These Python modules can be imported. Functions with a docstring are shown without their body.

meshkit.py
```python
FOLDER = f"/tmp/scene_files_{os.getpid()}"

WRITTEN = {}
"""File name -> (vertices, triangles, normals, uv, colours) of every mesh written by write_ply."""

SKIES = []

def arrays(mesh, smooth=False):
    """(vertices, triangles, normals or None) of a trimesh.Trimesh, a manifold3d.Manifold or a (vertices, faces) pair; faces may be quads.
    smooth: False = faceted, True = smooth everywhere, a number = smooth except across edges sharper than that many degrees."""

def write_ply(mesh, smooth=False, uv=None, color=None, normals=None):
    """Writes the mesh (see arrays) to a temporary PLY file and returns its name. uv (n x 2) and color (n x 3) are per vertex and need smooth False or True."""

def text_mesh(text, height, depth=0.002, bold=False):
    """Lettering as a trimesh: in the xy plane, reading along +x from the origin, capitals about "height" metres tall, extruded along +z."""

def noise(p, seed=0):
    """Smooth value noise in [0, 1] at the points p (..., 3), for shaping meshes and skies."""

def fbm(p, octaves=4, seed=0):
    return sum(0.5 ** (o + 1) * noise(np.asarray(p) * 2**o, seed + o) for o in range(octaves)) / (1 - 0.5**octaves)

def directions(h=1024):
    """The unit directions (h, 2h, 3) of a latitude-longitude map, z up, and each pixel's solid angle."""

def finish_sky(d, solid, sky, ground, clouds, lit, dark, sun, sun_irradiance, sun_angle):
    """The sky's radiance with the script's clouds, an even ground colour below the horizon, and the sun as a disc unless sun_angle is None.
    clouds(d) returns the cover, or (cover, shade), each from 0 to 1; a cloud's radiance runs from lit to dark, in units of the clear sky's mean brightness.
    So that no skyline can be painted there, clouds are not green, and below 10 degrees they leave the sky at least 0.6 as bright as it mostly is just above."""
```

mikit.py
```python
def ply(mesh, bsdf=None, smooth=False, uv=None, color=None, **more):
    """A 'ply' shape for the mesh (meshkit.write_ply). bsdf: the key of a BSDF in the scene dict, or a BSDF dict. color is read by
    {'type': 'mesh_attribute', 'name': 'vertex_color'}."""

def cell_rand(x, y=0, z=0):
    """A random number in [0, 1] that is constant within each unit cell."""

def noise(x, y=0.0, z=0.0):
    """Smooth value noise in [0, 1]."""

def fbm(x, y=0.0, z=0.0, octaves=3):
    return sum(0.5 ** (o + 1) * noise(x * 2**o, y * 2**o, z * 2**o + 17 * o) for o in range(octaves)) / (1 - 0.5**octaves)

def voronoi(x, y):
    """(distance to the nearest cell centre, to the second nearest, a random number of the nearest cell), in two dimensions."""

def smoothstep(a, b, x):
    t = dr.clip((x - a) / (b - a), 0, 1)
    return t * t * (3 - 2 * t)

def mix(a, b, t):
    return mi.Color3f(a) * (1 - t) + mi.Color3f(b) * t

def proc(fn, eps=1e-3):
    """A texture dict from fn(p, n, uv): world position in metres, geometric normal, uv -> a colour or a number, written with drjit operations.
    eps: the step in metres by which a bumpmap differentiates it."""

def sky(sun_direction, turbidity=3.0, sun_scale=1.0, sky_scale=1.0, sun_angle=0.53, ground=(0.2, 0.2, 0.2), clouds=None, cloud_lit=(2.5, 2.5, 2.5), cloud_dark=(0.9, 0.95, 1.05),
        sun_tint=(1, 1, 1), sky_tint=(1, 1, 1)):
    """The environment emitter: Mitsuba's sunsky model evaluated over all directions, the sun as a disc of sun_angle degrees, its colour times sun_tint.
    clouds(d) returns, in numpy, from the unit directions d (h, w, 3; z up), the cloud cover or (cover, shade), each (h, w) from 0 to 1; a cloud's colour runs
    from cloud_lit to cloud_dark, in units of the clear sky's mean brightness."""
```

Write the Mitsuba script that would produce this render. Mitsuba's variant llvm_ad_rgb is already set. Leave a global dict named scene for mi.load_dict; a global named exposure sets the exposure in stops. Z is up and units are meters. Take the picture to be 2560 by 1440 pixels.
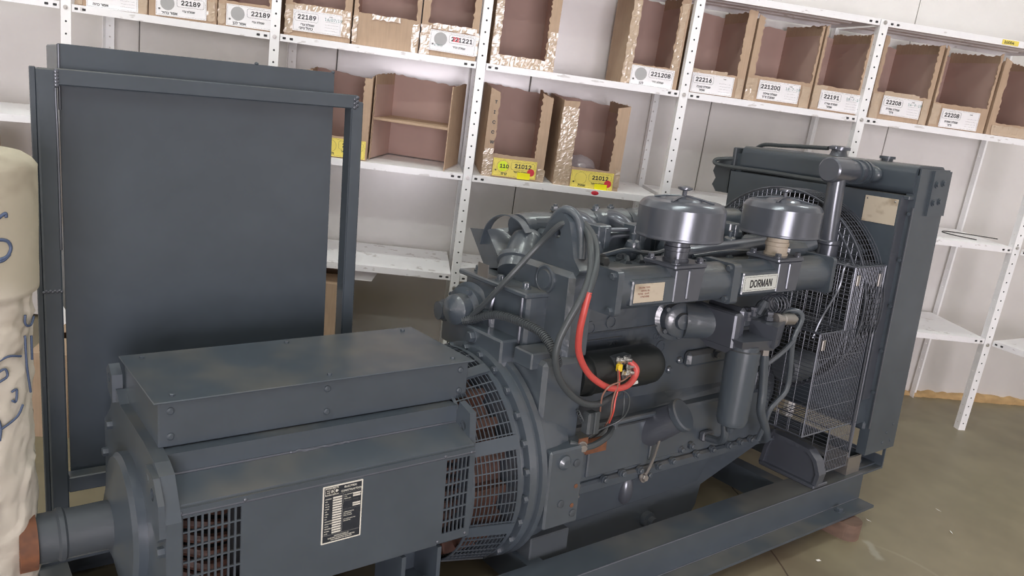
import math, random, glob
import numpy as np, trimesh, shapely
import drjit as dr
import mitsuba as mi
import mikit, meshkit
from mikit import noise, fbm, smoothstep, mix
from shapely.geometry import Polygon, Point, LineString
from shapely import affinity

# ------------------------------------------------------------------ camera, light, exposure
scene = {'type': 'scene'}
labels = {}
exposure = 0.0
HC = 1.546
T = mi.ScalarTransform4f
PITCH, ROLL = math.radians(14.94), math.radians(-8.07)
FW = np.array([0, math.cos(PITCH), -math.sin(PITCH)])
UP0 = np.cross([1, 0, 0], FW)
UPV = math.sin(ROLL) * np.array([1., 0, 0]) + math.cos(ROLL) * UP0
scene['camera'] = {'type': 'perspective', 'fov': math.degrees(2 * math.atan(1280 / 2020.3)), 'fov_axis': 'x', 'near_clip': .05, 'far_clip': 100.,
                   'to_world': T().look_at(origin=[0, 0, HC], target=[float(v) for v in np.array([0, 0, HC]) + FW], up=[float(v) for v in UPV])}
SKY_L = 0.25
scene['daylight'] = {'type': 'constant', 'radiance': {'type': 'rgb', 'value': [SKY_L, SKY_L, SKY_L * 1.03]}}
DOORWAY_L = (17.5, 16.2, 17.6)      # glow of added panes standing in for daylight through an open doorway
TUBE_L = (86.0, 93.0, 88.0)        # fluorescent tubes under the ceiling

# ------------------------------------------------------------------ frames
WY = math.radians(8.84)                       # the back wall's turn
WU = np.array([math.cos(WY), math.sin(WY), 0.]); WV = np.array([-math.sin(WY), math.cos(WY), 0.]); WZ = np.array([0, 0, 1.])
R_ROOM = np.stack([WU, WV, WZ], 1)
GO = np.array([1.51082, 2.9993, 0.08101])     # the generator stands turned and a little askew on its block
_y, _tx, _ty = math.radians(38.275), math.radians(-3.479), math.radians(-.6655)
def _rot(y, tx, ty):
    c, s = math.cos, math.sin
    return np.array([[c(y), -s(y), 0], [s(y), c(y), 0], [0, 0, 1]]) @ np.array([[1, 0, 0], [0, c(tx), -s(tx)], [0, s(tx), c(tx)]]) @ np.array([[c(ty), 0, s(ty)], [0, 1, 0], [-s(ty), 0, c(ty)]])
R_GEN = _rot(_y, _tx, _ty)
FRAMES = {'room': (np.zeros(3), R_ROOM), 'gen': (GO, R_GEN), 'world': (np.zeros(3), np.eye(3))}

# ------------------------------------------------------------------ mesh helpers
A3 = lambda *v: np.array(v, float)
def fix(m):
    if m.volume < 0: m.invert()
    return m
def box(x0, x1, y0, y1, z0, z1):
    m = trimesh.creation.box((abs(x1 - x0), abs(y1 - y0), abs(z1 - z0))); m.apply_translation([(x0 + x1) / 2, (y0 + y1) / 2, (z0 + z1) / 2]); return m
def hull(P): return trimesh.convex.convex_hull(np.asarray(P, float))
def rbox(x0, x1, y0, y1, z0, z1, b=.004):
    P = []
    for x, sx in ((x0, 1), (x1, -1)):
        for y, sy in ((y0, 1), (y1, -1)):
            for z, sz in ((z0, 1), (z1, -1)):
                P += [(x, y + sy * b, z + sz * b), (x + sx * b, y, z + sz * b), (x + sx * b, y + sy * b, z)]
    return hull(P)
def frame(d):
    d = np.asarray(d, float); d = d / np.linalg.norm(d)
    a = np.cross(d, [0, 0, 1.]) if abs(d[2]) < .9 else np.cross(d, [1., 0, 0]); a /= np.linalg.norm(a)
    return d, a, np.cross(d, a)
def lathe(prof, o, d, n=28):
    """prof: (distance along d, radius) pairs; ends are closed."""
    d, a, b = frame(d); o = np.asarray(o, float); th = np.arange(n) * 2 * np.pi / n
    V = []; F = []
    for s, r in prof: V.append(o + d * s + max(r, 1e-5) * (np.cos(th)[:, None] * a + np.sin(th)[:, None] * b))
    V = np.vstack(V); m = len(prof)
    i, j = np.meshgrid(np.arange(m - 1), np.arange(n), indexing='ij'); k = (j + 1) % n
    q = np.stack([i * n + j, i * n + k, (i + 1) * n + k, (i + 1) * n + j], -1).reshape(-1, 4)
    F = np.vstack([q[:, [0, 1, 2]], q[:, [0, 2, 3]]])
    c0, c1 = len(V), len(V) + 1
    V = np.vstack([V, o + d * prof[0][0], o + d * prof[-1][0]])
    r = np.arange(n); e = (m - 1) * n
    F = np.vstack([F, np.stack([np.full(n, c0), (r + 1) % n, r], 1), np.stack([np.full(n, c1), e + r, e + (r + 1) % n], 1)])
    return fix(trimesh.Trimesh(V, F, process=False))
def cyl(p, q, r, r2=None, n=20, b=0.):
    p, q = np.asarray(p, float), np.asarray(q, float); L = np.linalg.norm(q - p); r2 = r if r2 is None else r2
    prof = [(0, r), (L, r2)] if not b else [(0, r - b), (b, r), (L - b, r2), (L, r2 - b)]
    return lathe(prof, p, q - p, n)
def spline(P, k=6):
    P = np.asarray(P, float)
    if len(P) < 3: return P
    Q = np.vstack([2 * P[0] - P[1], P, 2 * P[-1] - P[-2]]); out = []
    for i in range(1, len(Q) - 2):
        for t in np.arange(k) / k:
            out.append(.5 * (2 * Q[i] + (Q[i + 1] - Q[i - 1]) * t + (2 * Q[i - 1] - 5 * Q[i] + 4 * Q[i + 1] - Q[i + 2]) * t * t + (3 * Q[i] - Q[i - 1] - 3 * Q[i + 1] + Q[i + 2]) * t ** 3))
    return np.array(out + [P[-1]])
def tube(P, r, n=9, k=6, flat=None):
    """A swept tube through the points; r may vary along it. flat=(w, t): a band instead."""
    P = spline(P, k); t = np.gradient(P, axis=0); t /= np.linalg.norm(t, axis=1, keepdims=True) + 1e-12
    _, a, _ = frame(t[0]); r = np.interp(np.linspace(0, 1, len(P)), np.linspace(0, 1, np.size(r)), np.atleast_1d(r))
    V = []; th = np.arange(n) * 2 * np.pi / n
    for i in range(len(P)):
        a = a - t[i] * (a @ t[i]); a /= np.linalg.norm(a); b = np.cross(t[i], a)
        V.append(P[i] + r[i] * (np.cos(th)[:, None] * a + np.sin(th)[:, None] * b))
    V = np.vstack(V); m = len(P)
    i, j = np.meshgrid(np.arange(m - 1), np.arange(n), indexing='ij'); k2 = (j + 1) % n
    q = np.stack([i * n + j, i * n + k2, (i + 1) * n + k2, (i + 1) * n + j], -1).reshape(-1, 4)
    F = [q[:, [0, 1, 2]], q[:, [0, 2, 3]]]; c0 = len(V); V = np.vstack([V, P[0], P[-1]]); rr = np.arange(n); e = (m - 1) * n
    F += [np.stack([np.full(n, c0), (rr + 1) % n, rr], 1), np.stack([np.full(n, c0 + 1), e + rr, e + (rr + 1) % n], 1)]
    return fix(trimesh.Trimesh(V, np.vstack(F), process=False))
def band(P, w, t, wd):
    """A flat strap through P: w wide along wd, t thick."""
    P = spline(P, 5); tt = np.gradient(P, axis=0); tt /= np.linalg.norm(tt, axis=1, keepdims=True); wd = np.asarray(wd, float); wd /= np.linalg.norm(wd)
    nn = np.cross(tt, wd); nn /= np.linalg.norm(nn, axis=1, keepdims=True)
    V = np.stack([P + wd * w / 2 + nn * t / 2, P + wd * w / 2 - nn * t / 2, P - wd * w / 2 - nn * t / 2, P - wd * w / 2 + nn * t / 2], 1).reshape(-1, 3)
    F = []
    for i in range(len(P) - 1):
        for j in range(4): a, b, c, d = i * 4 + j, i * 4 + (j + 1) % 4, i * 4 + 4 + (j + 1) % 4, i * 4 + 4 + j; F += [(a, b, c), (a, c, d)]
    e = len(V) - 4; F += [(0, 2, 1), (0, 3, 2), (e, e + 1, e + 2), (e, e + 2, e + 3)]
    return fix(trimesh.Trimesh(V, F, process=False))
def prism(poly, axis, a0, a1):
    """poly in the plane normal to axis: 'x' takes (y, z), 'y' takes (x, z), 'z' takes (x, y)."""
    poly = poly if hasattr(poly, 'area') else Polygon(poly)
    if not poly.is_valid: poly = poly.buffer(0)
    ms = []
    for g in getattr(poly, 'geoms', [poly]):
        m = trimesh.creation.extrude_polygon(g, abs(a1 - a0), engine='earcut'); v = m.vertices.copy(); v[:, 2] += min(a0, a1)
        m = trimesh.Trimesh({'x': v[:, [2, 0, 1]], 'y': v[:, [0, 2, 1]], 'z': v}[axis], m.faces, process=False); ms.append(fix(m))
    return trimesh.util.concatenate(ms)
def ball(c, r, s=(1, 1, 1), n=2):
    m = trimesh.creation.icosphere(subdivisions=n, radius=1.); m.vertices = m.vertices * (np.array(s) * r) + np.asarray(c, float); return m
def hexbolt(p, d, r=.011, h=.009, washer=True):
    d = np.asarray(d, float); d = d / np.linalg.norm(d); p = np.asarray(p, float)
    ms = [lathe([(0.0, r), (h * .8, r), (h, r * .86)], p + d * (.003 if washer else 0), d, 6)]
    if washer: ms.append(lathe([(-.002, r * 1.35), (.003, r * 1.35)], p, d, 12))
    return trimesh.util.concatenate(ms)
def sheet(quads, t=.003):
    """Thin bent metal: each quad (4 points) becomes a slab t thick."""
    ms = []
    for q in quads:
        q = np.asarray(q, float); n = np.cross(q[1] - q[0], q[2] - q[0]); n /= np.linalg.norm(n); ms.append(hull(np.vstack([q - n * t / 2, q + n * t / 2])))
    return trimesh.util.concatenate(ms)
def place(m, o, ex, ey):
    """A mesh drawn in xy laid on the plane through o."""
    ex, ey = np.asarray(ex, float), np.asarray(ey, float); ex = ex / np.linalg.norm(ex); ey = ey - ex * (ex @ ey); ey /= np.linalg.norm(ey)
    m = m.copy(); m.vertices = np.asarray(o, float) + m.vertices @ np.stack([ex, ey, np.cross(ex, ey)]); return m
FONT = {'latin': (glob.glob('/opt/blender-*/*/datafiles/fonts/Inter.woff2') or [None])[0], 'hebrew': (glob.glob('/opt/blender-*/*/datafiles/fonts/NotoSansHebrew-Regular.woff2') or [None])[0]}
_text = {}
def text(s, h, font='latin', bold=True, depth=.0004):
    """Print as a mesh in xy, reading along +x from the origin, h tall."""
    if (s, font, bold) not in _text:
        from PIL import Image, ImageDraw, ImageFont
        f = FONT[font] or FONT['latin']; ft = ImageFont.truetype(f, 60); st = s[::-1] if font == 'hebrew' else s
        x0, y0, x1, y1 = ft.getbbox(st, anchor='ls', stroke_width=2 * bold)
        im = Image.new('L', (int(x1 - x0) + 8, int(y1 - y0) + 8)); ImageDraw.Draw(im).text((4 - x0, 4 - y0), st, 255, ft, anchor='ls', stroke_width=2 * bold)
        on = np.pad(np.asarray(im) > 127, ((0, 0), (1, 1))).astype(np.int8)
        r, c = np.nonzero(np.diff(on, axis=1) == 1); e = np.nonzero(np.diff(on, axis=1) == -1)[1]
        g = shapely.union_all(shapely.box(c, -r - 1, e, -r)).buffer(.5).buffer(-.5).simplify(.9)
        _text[s, font, bold] = affinity.affine_transform(g, [1 / 43.6, 0, 0, 1 / 43.6, -4 / 43.6, (4 - y0) / 43.6])
    g = affinity.scale(_text[s, font, bold], h, h, origin=(0, 0))
    return trimesh.util.concatenate([trimesh.creation.extrude_polygon(p, depth, engine='earcut') for p in getattr(g, 'geoms', [g]) if p.area > 1e-9])
def width(m): return float(m.bounds[1, 0])
def rim(w, h, r, t, depth=.0004):
    """A rounded rectangular outline from the origin."""
    p = shapely.box(r, r, w - r, h - r).buffer(r, quad_segs=4); return trimesh.creation.extrude_polygon(p.difference(p.buffer(-t)), depth, engine='earcut')
def flat(poly, depth=.0004):
    poly = poly if hasattr(poly, 'area') else Polygon(poly)
    return trimesh.util.concatenate([trimesh.creation.extrude_polygon(g, depth, engine='earcut') for g in getattr(poly, 'geoms', [poly])])
def shift(m, x, y, z=0): m = m.copy(); m.apply_translation([x, y, z]); return m

# ------------------------------------------------------------------ entries
_count = {}
def numbered(key):
    n = _count.get(key, 0); _count[key] = n + 1
    return key if n == 0 else f'{key}_{n:03d}'
def groups_of(meshes):
    """Meshes of one list that stand apart from each other, as the parts they are."""
    meshes = [m for m in meshes if len(m.vertices)]
    lo = np.array([m.bounds[0] for m in meshes]); hi = np.array([m.bounds[1] for m in meshes]); size = (hi - lo).max(1); n = len(meshes); g = list(range(n))
    def find(i):
        while g[i] != i: i = g[i]
        return i
    for i in range(n):
        for j in range(i):
            gap = np.linalg.norm(np.maximum(0, np.maximum(lo[i] - hi[j], lo[j] - hi[i])))
            if gap <= max(.018, .45 * max(size[i], size[j])): g[find(i)] = find(j)
    out = {}
    for i in range(n): out.setdefault(find(i), []).append(meshes[i])
    return list(out.values())
def obj(name, meshes, m, fr='room', parent=None, smooth=32, label=None, whole=False, **more):
    if isinstance(meshes, (list, tuple)) and parent and not whole and 1 < len(meshes) < 90:
        gs = groups_of(meshes)
        if len(gs) > 1: return [obj(name, x, m, fr, parent, smooth, label, True, **more) for x in gs][0]
    key = numbered(parent + '__' + name if parent else name)
    mesh = trimesh.util.concatenate(meshes) if isinstance(meshes, (list, tuple)) else meshes
    o, Rm = FRAMES[fr]; mesh = trimesh.Trimesh(mesh.vertices @ Rm.T + o, mesh.faces, process=False)
    scene[key] = mikit.ply(mesh, m, smooth=smooth, **more)
    if label: labels[key] = {'label': label}
    return key
def thing(name): return numbered(name)
def tag(key, label, category=None, group=None, kind=None):
    labels[key] = {'label': label}
    if category: labels[key]['category'] = category
    if group: labels[key]['group'] = group
    if kind: labels[key]['kind'] = kind
    return key

# ------------------------------------------------------------------ materials
def rgb(r, g, b): return {'type': 'rgb', 'value': [r, g, b]}
def srgb(r, g, b): return rgb(*[((c / 255) / 12.92 if c / 255 < .04045 else ((c / 255 + .055) / 1.055) ** 2.4) for c in (r, g, b)])
def mat(key, color, rough=.5, bump=None, **kw):
    d = {'type': 'principled', 'base_color': color, 'roughness': rough, **kw}
    if bump: d = {'type': 'bumpmap', 'arbitrary': mikit.proc(bump[0]), 'scale': bump[1], 'bsdf': d}
    scene[key] = {'type': 'twosided', 'bsdf': d}; return key
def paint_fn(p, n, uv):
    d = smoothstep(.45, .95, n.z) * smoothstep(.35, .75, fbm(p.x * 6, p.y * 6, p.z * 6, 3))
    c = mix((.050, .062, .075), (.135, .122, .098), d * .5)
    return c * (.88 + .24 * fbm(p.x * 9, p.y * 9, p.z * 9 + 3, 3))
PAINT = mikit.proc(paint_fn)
def cast_bump(p, n, uv): return .7 * noise(p.x * 55, p.y * 55, p.z * 55) + .3 * noise(p.x * 170, p.y * 170, p.z * 170)
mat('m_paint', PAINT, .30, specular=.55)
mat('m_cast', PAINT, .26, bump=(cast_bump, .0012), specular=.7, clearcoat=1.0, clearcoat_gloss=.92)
mat('m_paint_matt', rgb(.050, .058, .066), .5, specular=.4)
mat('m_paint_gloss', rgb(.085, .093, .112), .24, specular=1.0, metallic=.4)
mat('m_black', rgb(.012, .014, .014), .38)
mat('m_dark', rgb(.015, .016, .017), .7)
mat('m_rubber', rgb(.045, .052, .056), .42)
mat('m_bare', rgb(.34, .32, .30), .38, metallic=.8)
mat('m_steel', rgb(.55, .54, .52), .3, metallic=.9)
mat('m_rust', mikit.proc(lambda p, n, uv: mix((.20, .075, .03), (.06, .03, .022), fbm(p.x * 40, p.y * 40, p.z * 40, 3))), .8)
mat('m_winding', mikit.proc(lambda p, n, uv: mix((.12, .055, .038), (.035, .022, .018), fbm(p.x * 30, p.y * 30, p.z * 30, 3))), .5)
mat('m_red', rgb(.47, .065, .055), .4)
mat('m_redwire', rgb(.55, .07, .05), .45); mat('m_brownwire', rgb(.22, .11, .08), .5)
mat('m_yellow', rgb(.72, .50, .02), .45)
mat('m_plate', mikit.proc(lambda p, n, uv: mix((.46, .40, .31), (.30, .24, .17), smoothstep(.5, .8, fbm(p.x * 25, p.y * 25, p.z * 25, 3)))), .55)
mat('m_silverplate', rgb(.52, .54, .50), .4); mat('m_ink', rgb(.012, .012, .014), .5)
mat('m_plateblack', rgb(.013, .016, .022), .45); mat('m_platewhite', rgb(.55, .53, .46), .5)
def steel_fn(p, n, uv):
    s = smoothstep(.66, .72, fbm(p.x * 26, p.y * 26, p.z * 60, 4)) * .55
    return mix((.85, .85, .86), (.45, .42, .40), s)
mat('m_shelf', mikit.proc(steel_fn), .42, specular=.45)
mat('m_post', rgb(.88, .885, .89), .4)
def card_fn(p, n, uv):
    return mix((.46, .335, .235), (.38, .265, .18), fbm(p.x * 12, p.y * 12, p.z * 12, 3)) * (.93 + .14 * noise(p.x * 260, p.y * 260, p.z * 14))
mat('m_card', mikit.proc(card_fn), .75)
mat('m_cardin', mikit.proc(lambda p, n, uv: mix((.50, .35, .30), (.41, .285, .245), fbm(p.x * 7, p.y * 7, p.z * 3, 3))), .8)
mat('m_tape', rgb(.44, .335, .235), .2, specular=.8, clearcoat=.8, clearcoat_gloss=.9)
mat('m_paper', rgb(.80, .79, .80), .5); mat('m_yellowpaper', rgb(.80, .66, .13), .5); mat('m_greypaper', rgb(.36, .36, .36), .5)
mat('m_lime', rgb(.70, .85, .02), .5); mat('m_sticky', rgb(.85, .78, .0), .5); mat('m_reddot', rgb(.60, .03, .05), .5)
mat('m_pen', rgb(.03, .13, .12), .5); mat('m_film', rgb(.80, .80, .78), .1, specular=.9)
mat('m_marker', rgb(.06, .085, .15), .5)
def wall_fn(p, n, uv): return mix((.66, .64, .62), (.62, .60, .58), fbm(p.x * 2, p.y * 2, p.z * 2, 3))
mat('m_wall', mikit.proc(wall_fn), .27, specular=1.0)
mat('m_joint', rgb(.30, .29, .28), .7)
mat('m_ceiling', rgb(.62, .62, .62), .7)
def conc_fn(p, n, uv):
    f = fbm(p.x * 9, p.y * 9, p.z * 9, 4); low = smoothstep(1.02, .93, p.z + .07 * (noise(p.x * 14, p.y * 14, p.z * 6) - .5))
    c = mix((.37, .335, .255), (.50, .46, .385), low)
    return mix(c, (.22, .18, .13), smoothstep(.62, .8, f) * .7)
mat('m_concrete', mikit.proc(conc_fn), .8)
mat('m_foam', mikit.proc(lambda p, n, uv: mix((.62, .42, .20), (.34, .22, .10), fbm(p.x * 22, p.y * 22, p.z * 22, 3))), .8)
mat('m_wood', mikit.proc(lambda p, n, uv: mix((.18, .11, .08), (.09, .06, .045), fbm(p.x * 8, p.y * 40, p.z * 40, 3))), .8)
# ------------------------------------------------------------------ the room
V0, VR, VW = 3.71, 4.155, 4.21      # shelf front, rear posts, wall
FL = dict(c0=(1.06, 3.12), c1=(1.0, 2.2))
def floor_fn(p, n, uv):
    u = p.x * float(WU[0]) + p.y * float(WU[1]); v = p.x * float(WV[0]) + p.y * float(WV[1])
    f = fbm(u * 1.3, v * 1.3, 0, 4); g = fbm(u * 7 + 5, v * 7, 1, 3)
    c = mix((.245, .205, .138), (.205, .185, .118), f)
    c = c * (.86 + .28 * g)
    # a slab joint
    t = (u - 1.48) - (v - 2.66) * .08 + .012 * (noise(v * 18, 3) - .5)
    c = mix(c, (.05, .036, .026), smoothstep(.0045, .002, dr.abs(t)) * .85)
    # pale plaster smear and a scraped arc
    q = (u - 1.89) * .12 + (v - 2.48) * .99; w = -(u - 1.89) * .99 + (v - 2.48) * .12
    c = mix(c, (.36, .35, .29), smoothstep(.03, .012, dr.abs(w) + .012 * noise(u * 60, v * 60)) * smoothstep(.075, .05, dr.abs(q)) * .6)
    r = dr.sqrt(dr.square(u - 1.72) + dr.square(v - 2.21))
    c = mix(c, (.34, .31, .23), smoothstep(.012, .002, dr.abs(r - .36)) * smoothstep(1.88, 1.98, u) * .3)
    # rusty oil stain along the near rail
    d = dr.abs((u - 1.06) * .78 - (v - 2.3) * .62)
    c = mix(c, (.10, .06, .045), smoothstep(.42, .1, dr.sqrt(dr.square(u - 1.48) + dr.square(v - 2.42)) + .2 * g) * .55)
    return c
mat('m_floor', mikit.proc(floor_fn), .42, specular=.35)
def struct(name, meshes, m, fr='room', parent=None, **kw):
    k = obj(name, meshes, m, fr, parent, **kw)
    if not parent: labels[k] = {'kind': 'structure', 'label': name.replace('_', ' ')}
    return k
U0, U1, VF, ZC = -3.3, 5.2, -5.0, 4.3
struct('floor', box(U0, U1, VF, VW + .2, -.1, 0), 'm_floor', smooth=False)
struct('ceiling', box(U0, U1, VF, VW + .2, ZC, ZC + .1), 'm_ceiling', smooth=False)
struct('wall_back', box(U0, U1, VW + .05, VW + .15, 0, ZC), 'm_joint', smooth=False)
seams = [U0, -2.27, -1.295, -.369, .60, 1.571, 2.59, 3.56, 4.5, U1]
for a, b in zip(seams[:-1], seams[1:]):
    struct('panel', rbox(a + .0022, b - .0022, VW, VW + .05, .015, ZC, .003), 'm_wall', parent='wall_back', smooth=False)
struct('wall_left', box(U0 - .1, U0, VF, VW + .15, 0, ZC), 'm_wall', smooth=False)
struct('wall_right', box(U1, U1 + .1, VF, VW + .15, 0, ZC), 'm_wall', smooth=False)
# the wall behind the camera; glowing panes added in place of an open doorway
WX0, WX1, WZ0, WZ1 = -.7, 1.9, .08, 2.5
struct('wall_front', [box(U0, WX0, VF - .1, VF, 0, ZC), box(WX1, U1, VF - .1, VF, 0, ZC), box(WX0, WX1, VF - .1, VF, 0, WZ0), box(WX0, WX1, VF - .1, VF, WZ1, ZC)], 'm_wall', smooth=False)
fr_ = [box(WX0, WX1, VF - .06, VF + .01, WZ0, WZ0 + .05), box(WX0, WX1, VF - .06, VF + .01, WZ1 - .05, WZ1)]
xs = np.linspace(WX0, WX1, 4); zs = np.linspace(WZ0, WZ1, 3)
fr_ += [box(x - .025, x + .025, VF - .06, VF + .01, WZ0, WZ1) for x in xs] + [box(WX0, WX1, VF - .06, VF + .01, z - .02, z + .02) for z in zs[1:-1]]
struct('doorway_glow_1', fr_, 'm_post', smooth=False)
for i in range(3):
    for j in range(2):
        q = [(xs[i] + .02, VF - .03, zs[j] + .02), (xs[i + 1] - .02, VF - .03, zs[j] + .02), (xs[i + 1] - .02, VF - .03, zs[j + 1] - .02), (xs[i] + .02, VF - .03, zs[j + 1] - .02)]
        m = trimesh.Trimesh(np.array(q), [[0, 2, 1], [0, 3, 2]], process=False)
        if m.face_normals[0][1] < 0: m.invert()
        obj('glow_pane', m, 'm_film', parent='doorway_glow_1', smooth=False, emitter={'type': 'area', 'radiance': rgb(*DOORWAY_L)})
# ceiling lamps
for i, (u, v) in enumerate([(-2.3, 1.9), (.2, 1.9), (3.1, 3.3), (-2.3, -1.2), (.2, -1.2)]):
    k = thing('ceiling_lamp'); z = ZC - .02
    obj('housing', [rbox(u - .65, u + .65, v - .09, v + .09, z - .06, z + .02, .01), box(u - .64, u - .62, v - .06, v + .06, z - .11, z - .05), box(u + .62, u + .64, v - .06, v + .06, z - .11, z - .05)], 'm_post', parent=k, smooth=False)
    for s in (-.04, .04): obj('tube', cyl((u - .62, v + s, z - .09), (u + .62, v + s, z - .09), .014, n=8), 'm_film', parent=k, smooth=True, emitter={'type': 'area', 'radiance': rgb(*TUBE_L)})
    tag(k, 'white ceiling lamp with two fluorescent tubes, ' + ['near the back wall above the control panel', 'near the back wall above the engine', 'close to the back wall at the right', 'behind the camera on the left', 'behind the camera, right of its neighbour'][i], 'lamp')
# insulating foam squeezed out under the wall panels
rs = np.random.RandomState(4); us = np.arange(-1.6, 4.6, .02); P = []
for u in us:
    f = meshkit.fbm(np.array([[u * 3, 1.5, 0], [u * 11, 3.5, 0], [u * 3 + 9, 7.5, 0]]), 4); P.append((u, f))
V = []; F = []
for i, (u, f) in enumerate(P):
    h = .005 + .085 * f[0] + .05 * (f[1] - .5); d = .012 + .06 * f[2] + .05 * (f[1] - .5)
    for a in np.linspace(0, math.pi / 2, 6): V.append((u + .008 * (f[1] - .5), VW - max(d, .008) * math.cos(a) ** .6, max(max(h, .012) * math.sin(a) ** .6, 0)))
for i in range(len(P) - 1):
    for j in range(5): a = i * 6 + j; F += [(a, a + 1, a + 7), (a, a + 7, a + 6)]
k = obj('foam_strip', trimesh.Trimesh(np.array(V), F, process=False), 'm_foam', smooth=True)
tag(k, 'lumpy yellow-brown foam seam squeezed out along the foot of the back wall', 'foam seam')

# ------------------------------------------------------------------ the racking
POSTS = [-1.43, -.592, .30, 1.245, 2.135, 3.143]
W = .040
def post_mesh(u, v, z1, side=1, back=1, w=W):
    """A punched steel angle: a front leg with holes at every 5 cm and a leg going back."""
    holes = [Point(u, z).buffer(.0042, quad_segs=2) for z in np.arange(.04, z1 - .02, .05)]
    fr = shapely.box(u - w / 2, 0, u + w / 2, z1).difference(shapely.union_all(holes))
    e = u - side * w / 2
    sh = [Point(v + back * .022, z).buffer(.0035, quad_segs=2) for z in np.arange(.04, z1 - .02, .05)]
    sd = shapely.box(min(v, v + back * w), 0, max(v, v + back * w), z1).difference(shapely.union_all(sh))
    return [prism(fr, 'y', v, v + back * .002), prism(sd, 'x', e, e + side * .002)]
def post_hole_shade(u, v, z1, back=1): return box(u - W / 2 + .004, u + W / 2 - .003, min(v + back * .006, v + back * .009), max(v + back * .006, v + back * .009), .02, z1 - .02)  # dark strip added behind the holes, shade put into its colour
def shelf_mesh(ua, ub, z, v0=V0, v1=VR, lip=.03):
    slots = [shapely.box(x, z + .011, x + .010, z + .0165).buffer(.002, quad_segs=2) for x in (ua + .012, ua + .042, ub - .022, ub - .052)]
    front = shapely.box(ua, z, ub, z + lip).difference(shapely.union_all(slots))
    ms = [prism(front, 'y', v0 + .004, v0 + .006), box(ua, ub, v0 + .004, v1 + .02, z + lip - .002, z + lip), box(ua, ub, v0 + .004, v0 + .02, z, z + .0015),
          box(ua, ub, v1 + .018, v1 + .02, z, z + lip), box(ua, ua + .002, v0 + .006, v1 + .02, z + .002, z + lip), box(ub - .002, ub, v0 + .006, v1 + .02, z + .002, z + lip)]
    for k, vv in enumerate((v0 + .12, v0 + .24, v0 + .36)):   # pressed stiffening ribs underneath
        ms.append(hull([(x, vv + a, z + lip - b) for x, e in ((ua + .03, 0), (ub - .03, 0)) for a, b in ((-.045, .002), (-.03, .018), (.03, .018), (.045, .002))]))
    return ms
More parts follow.
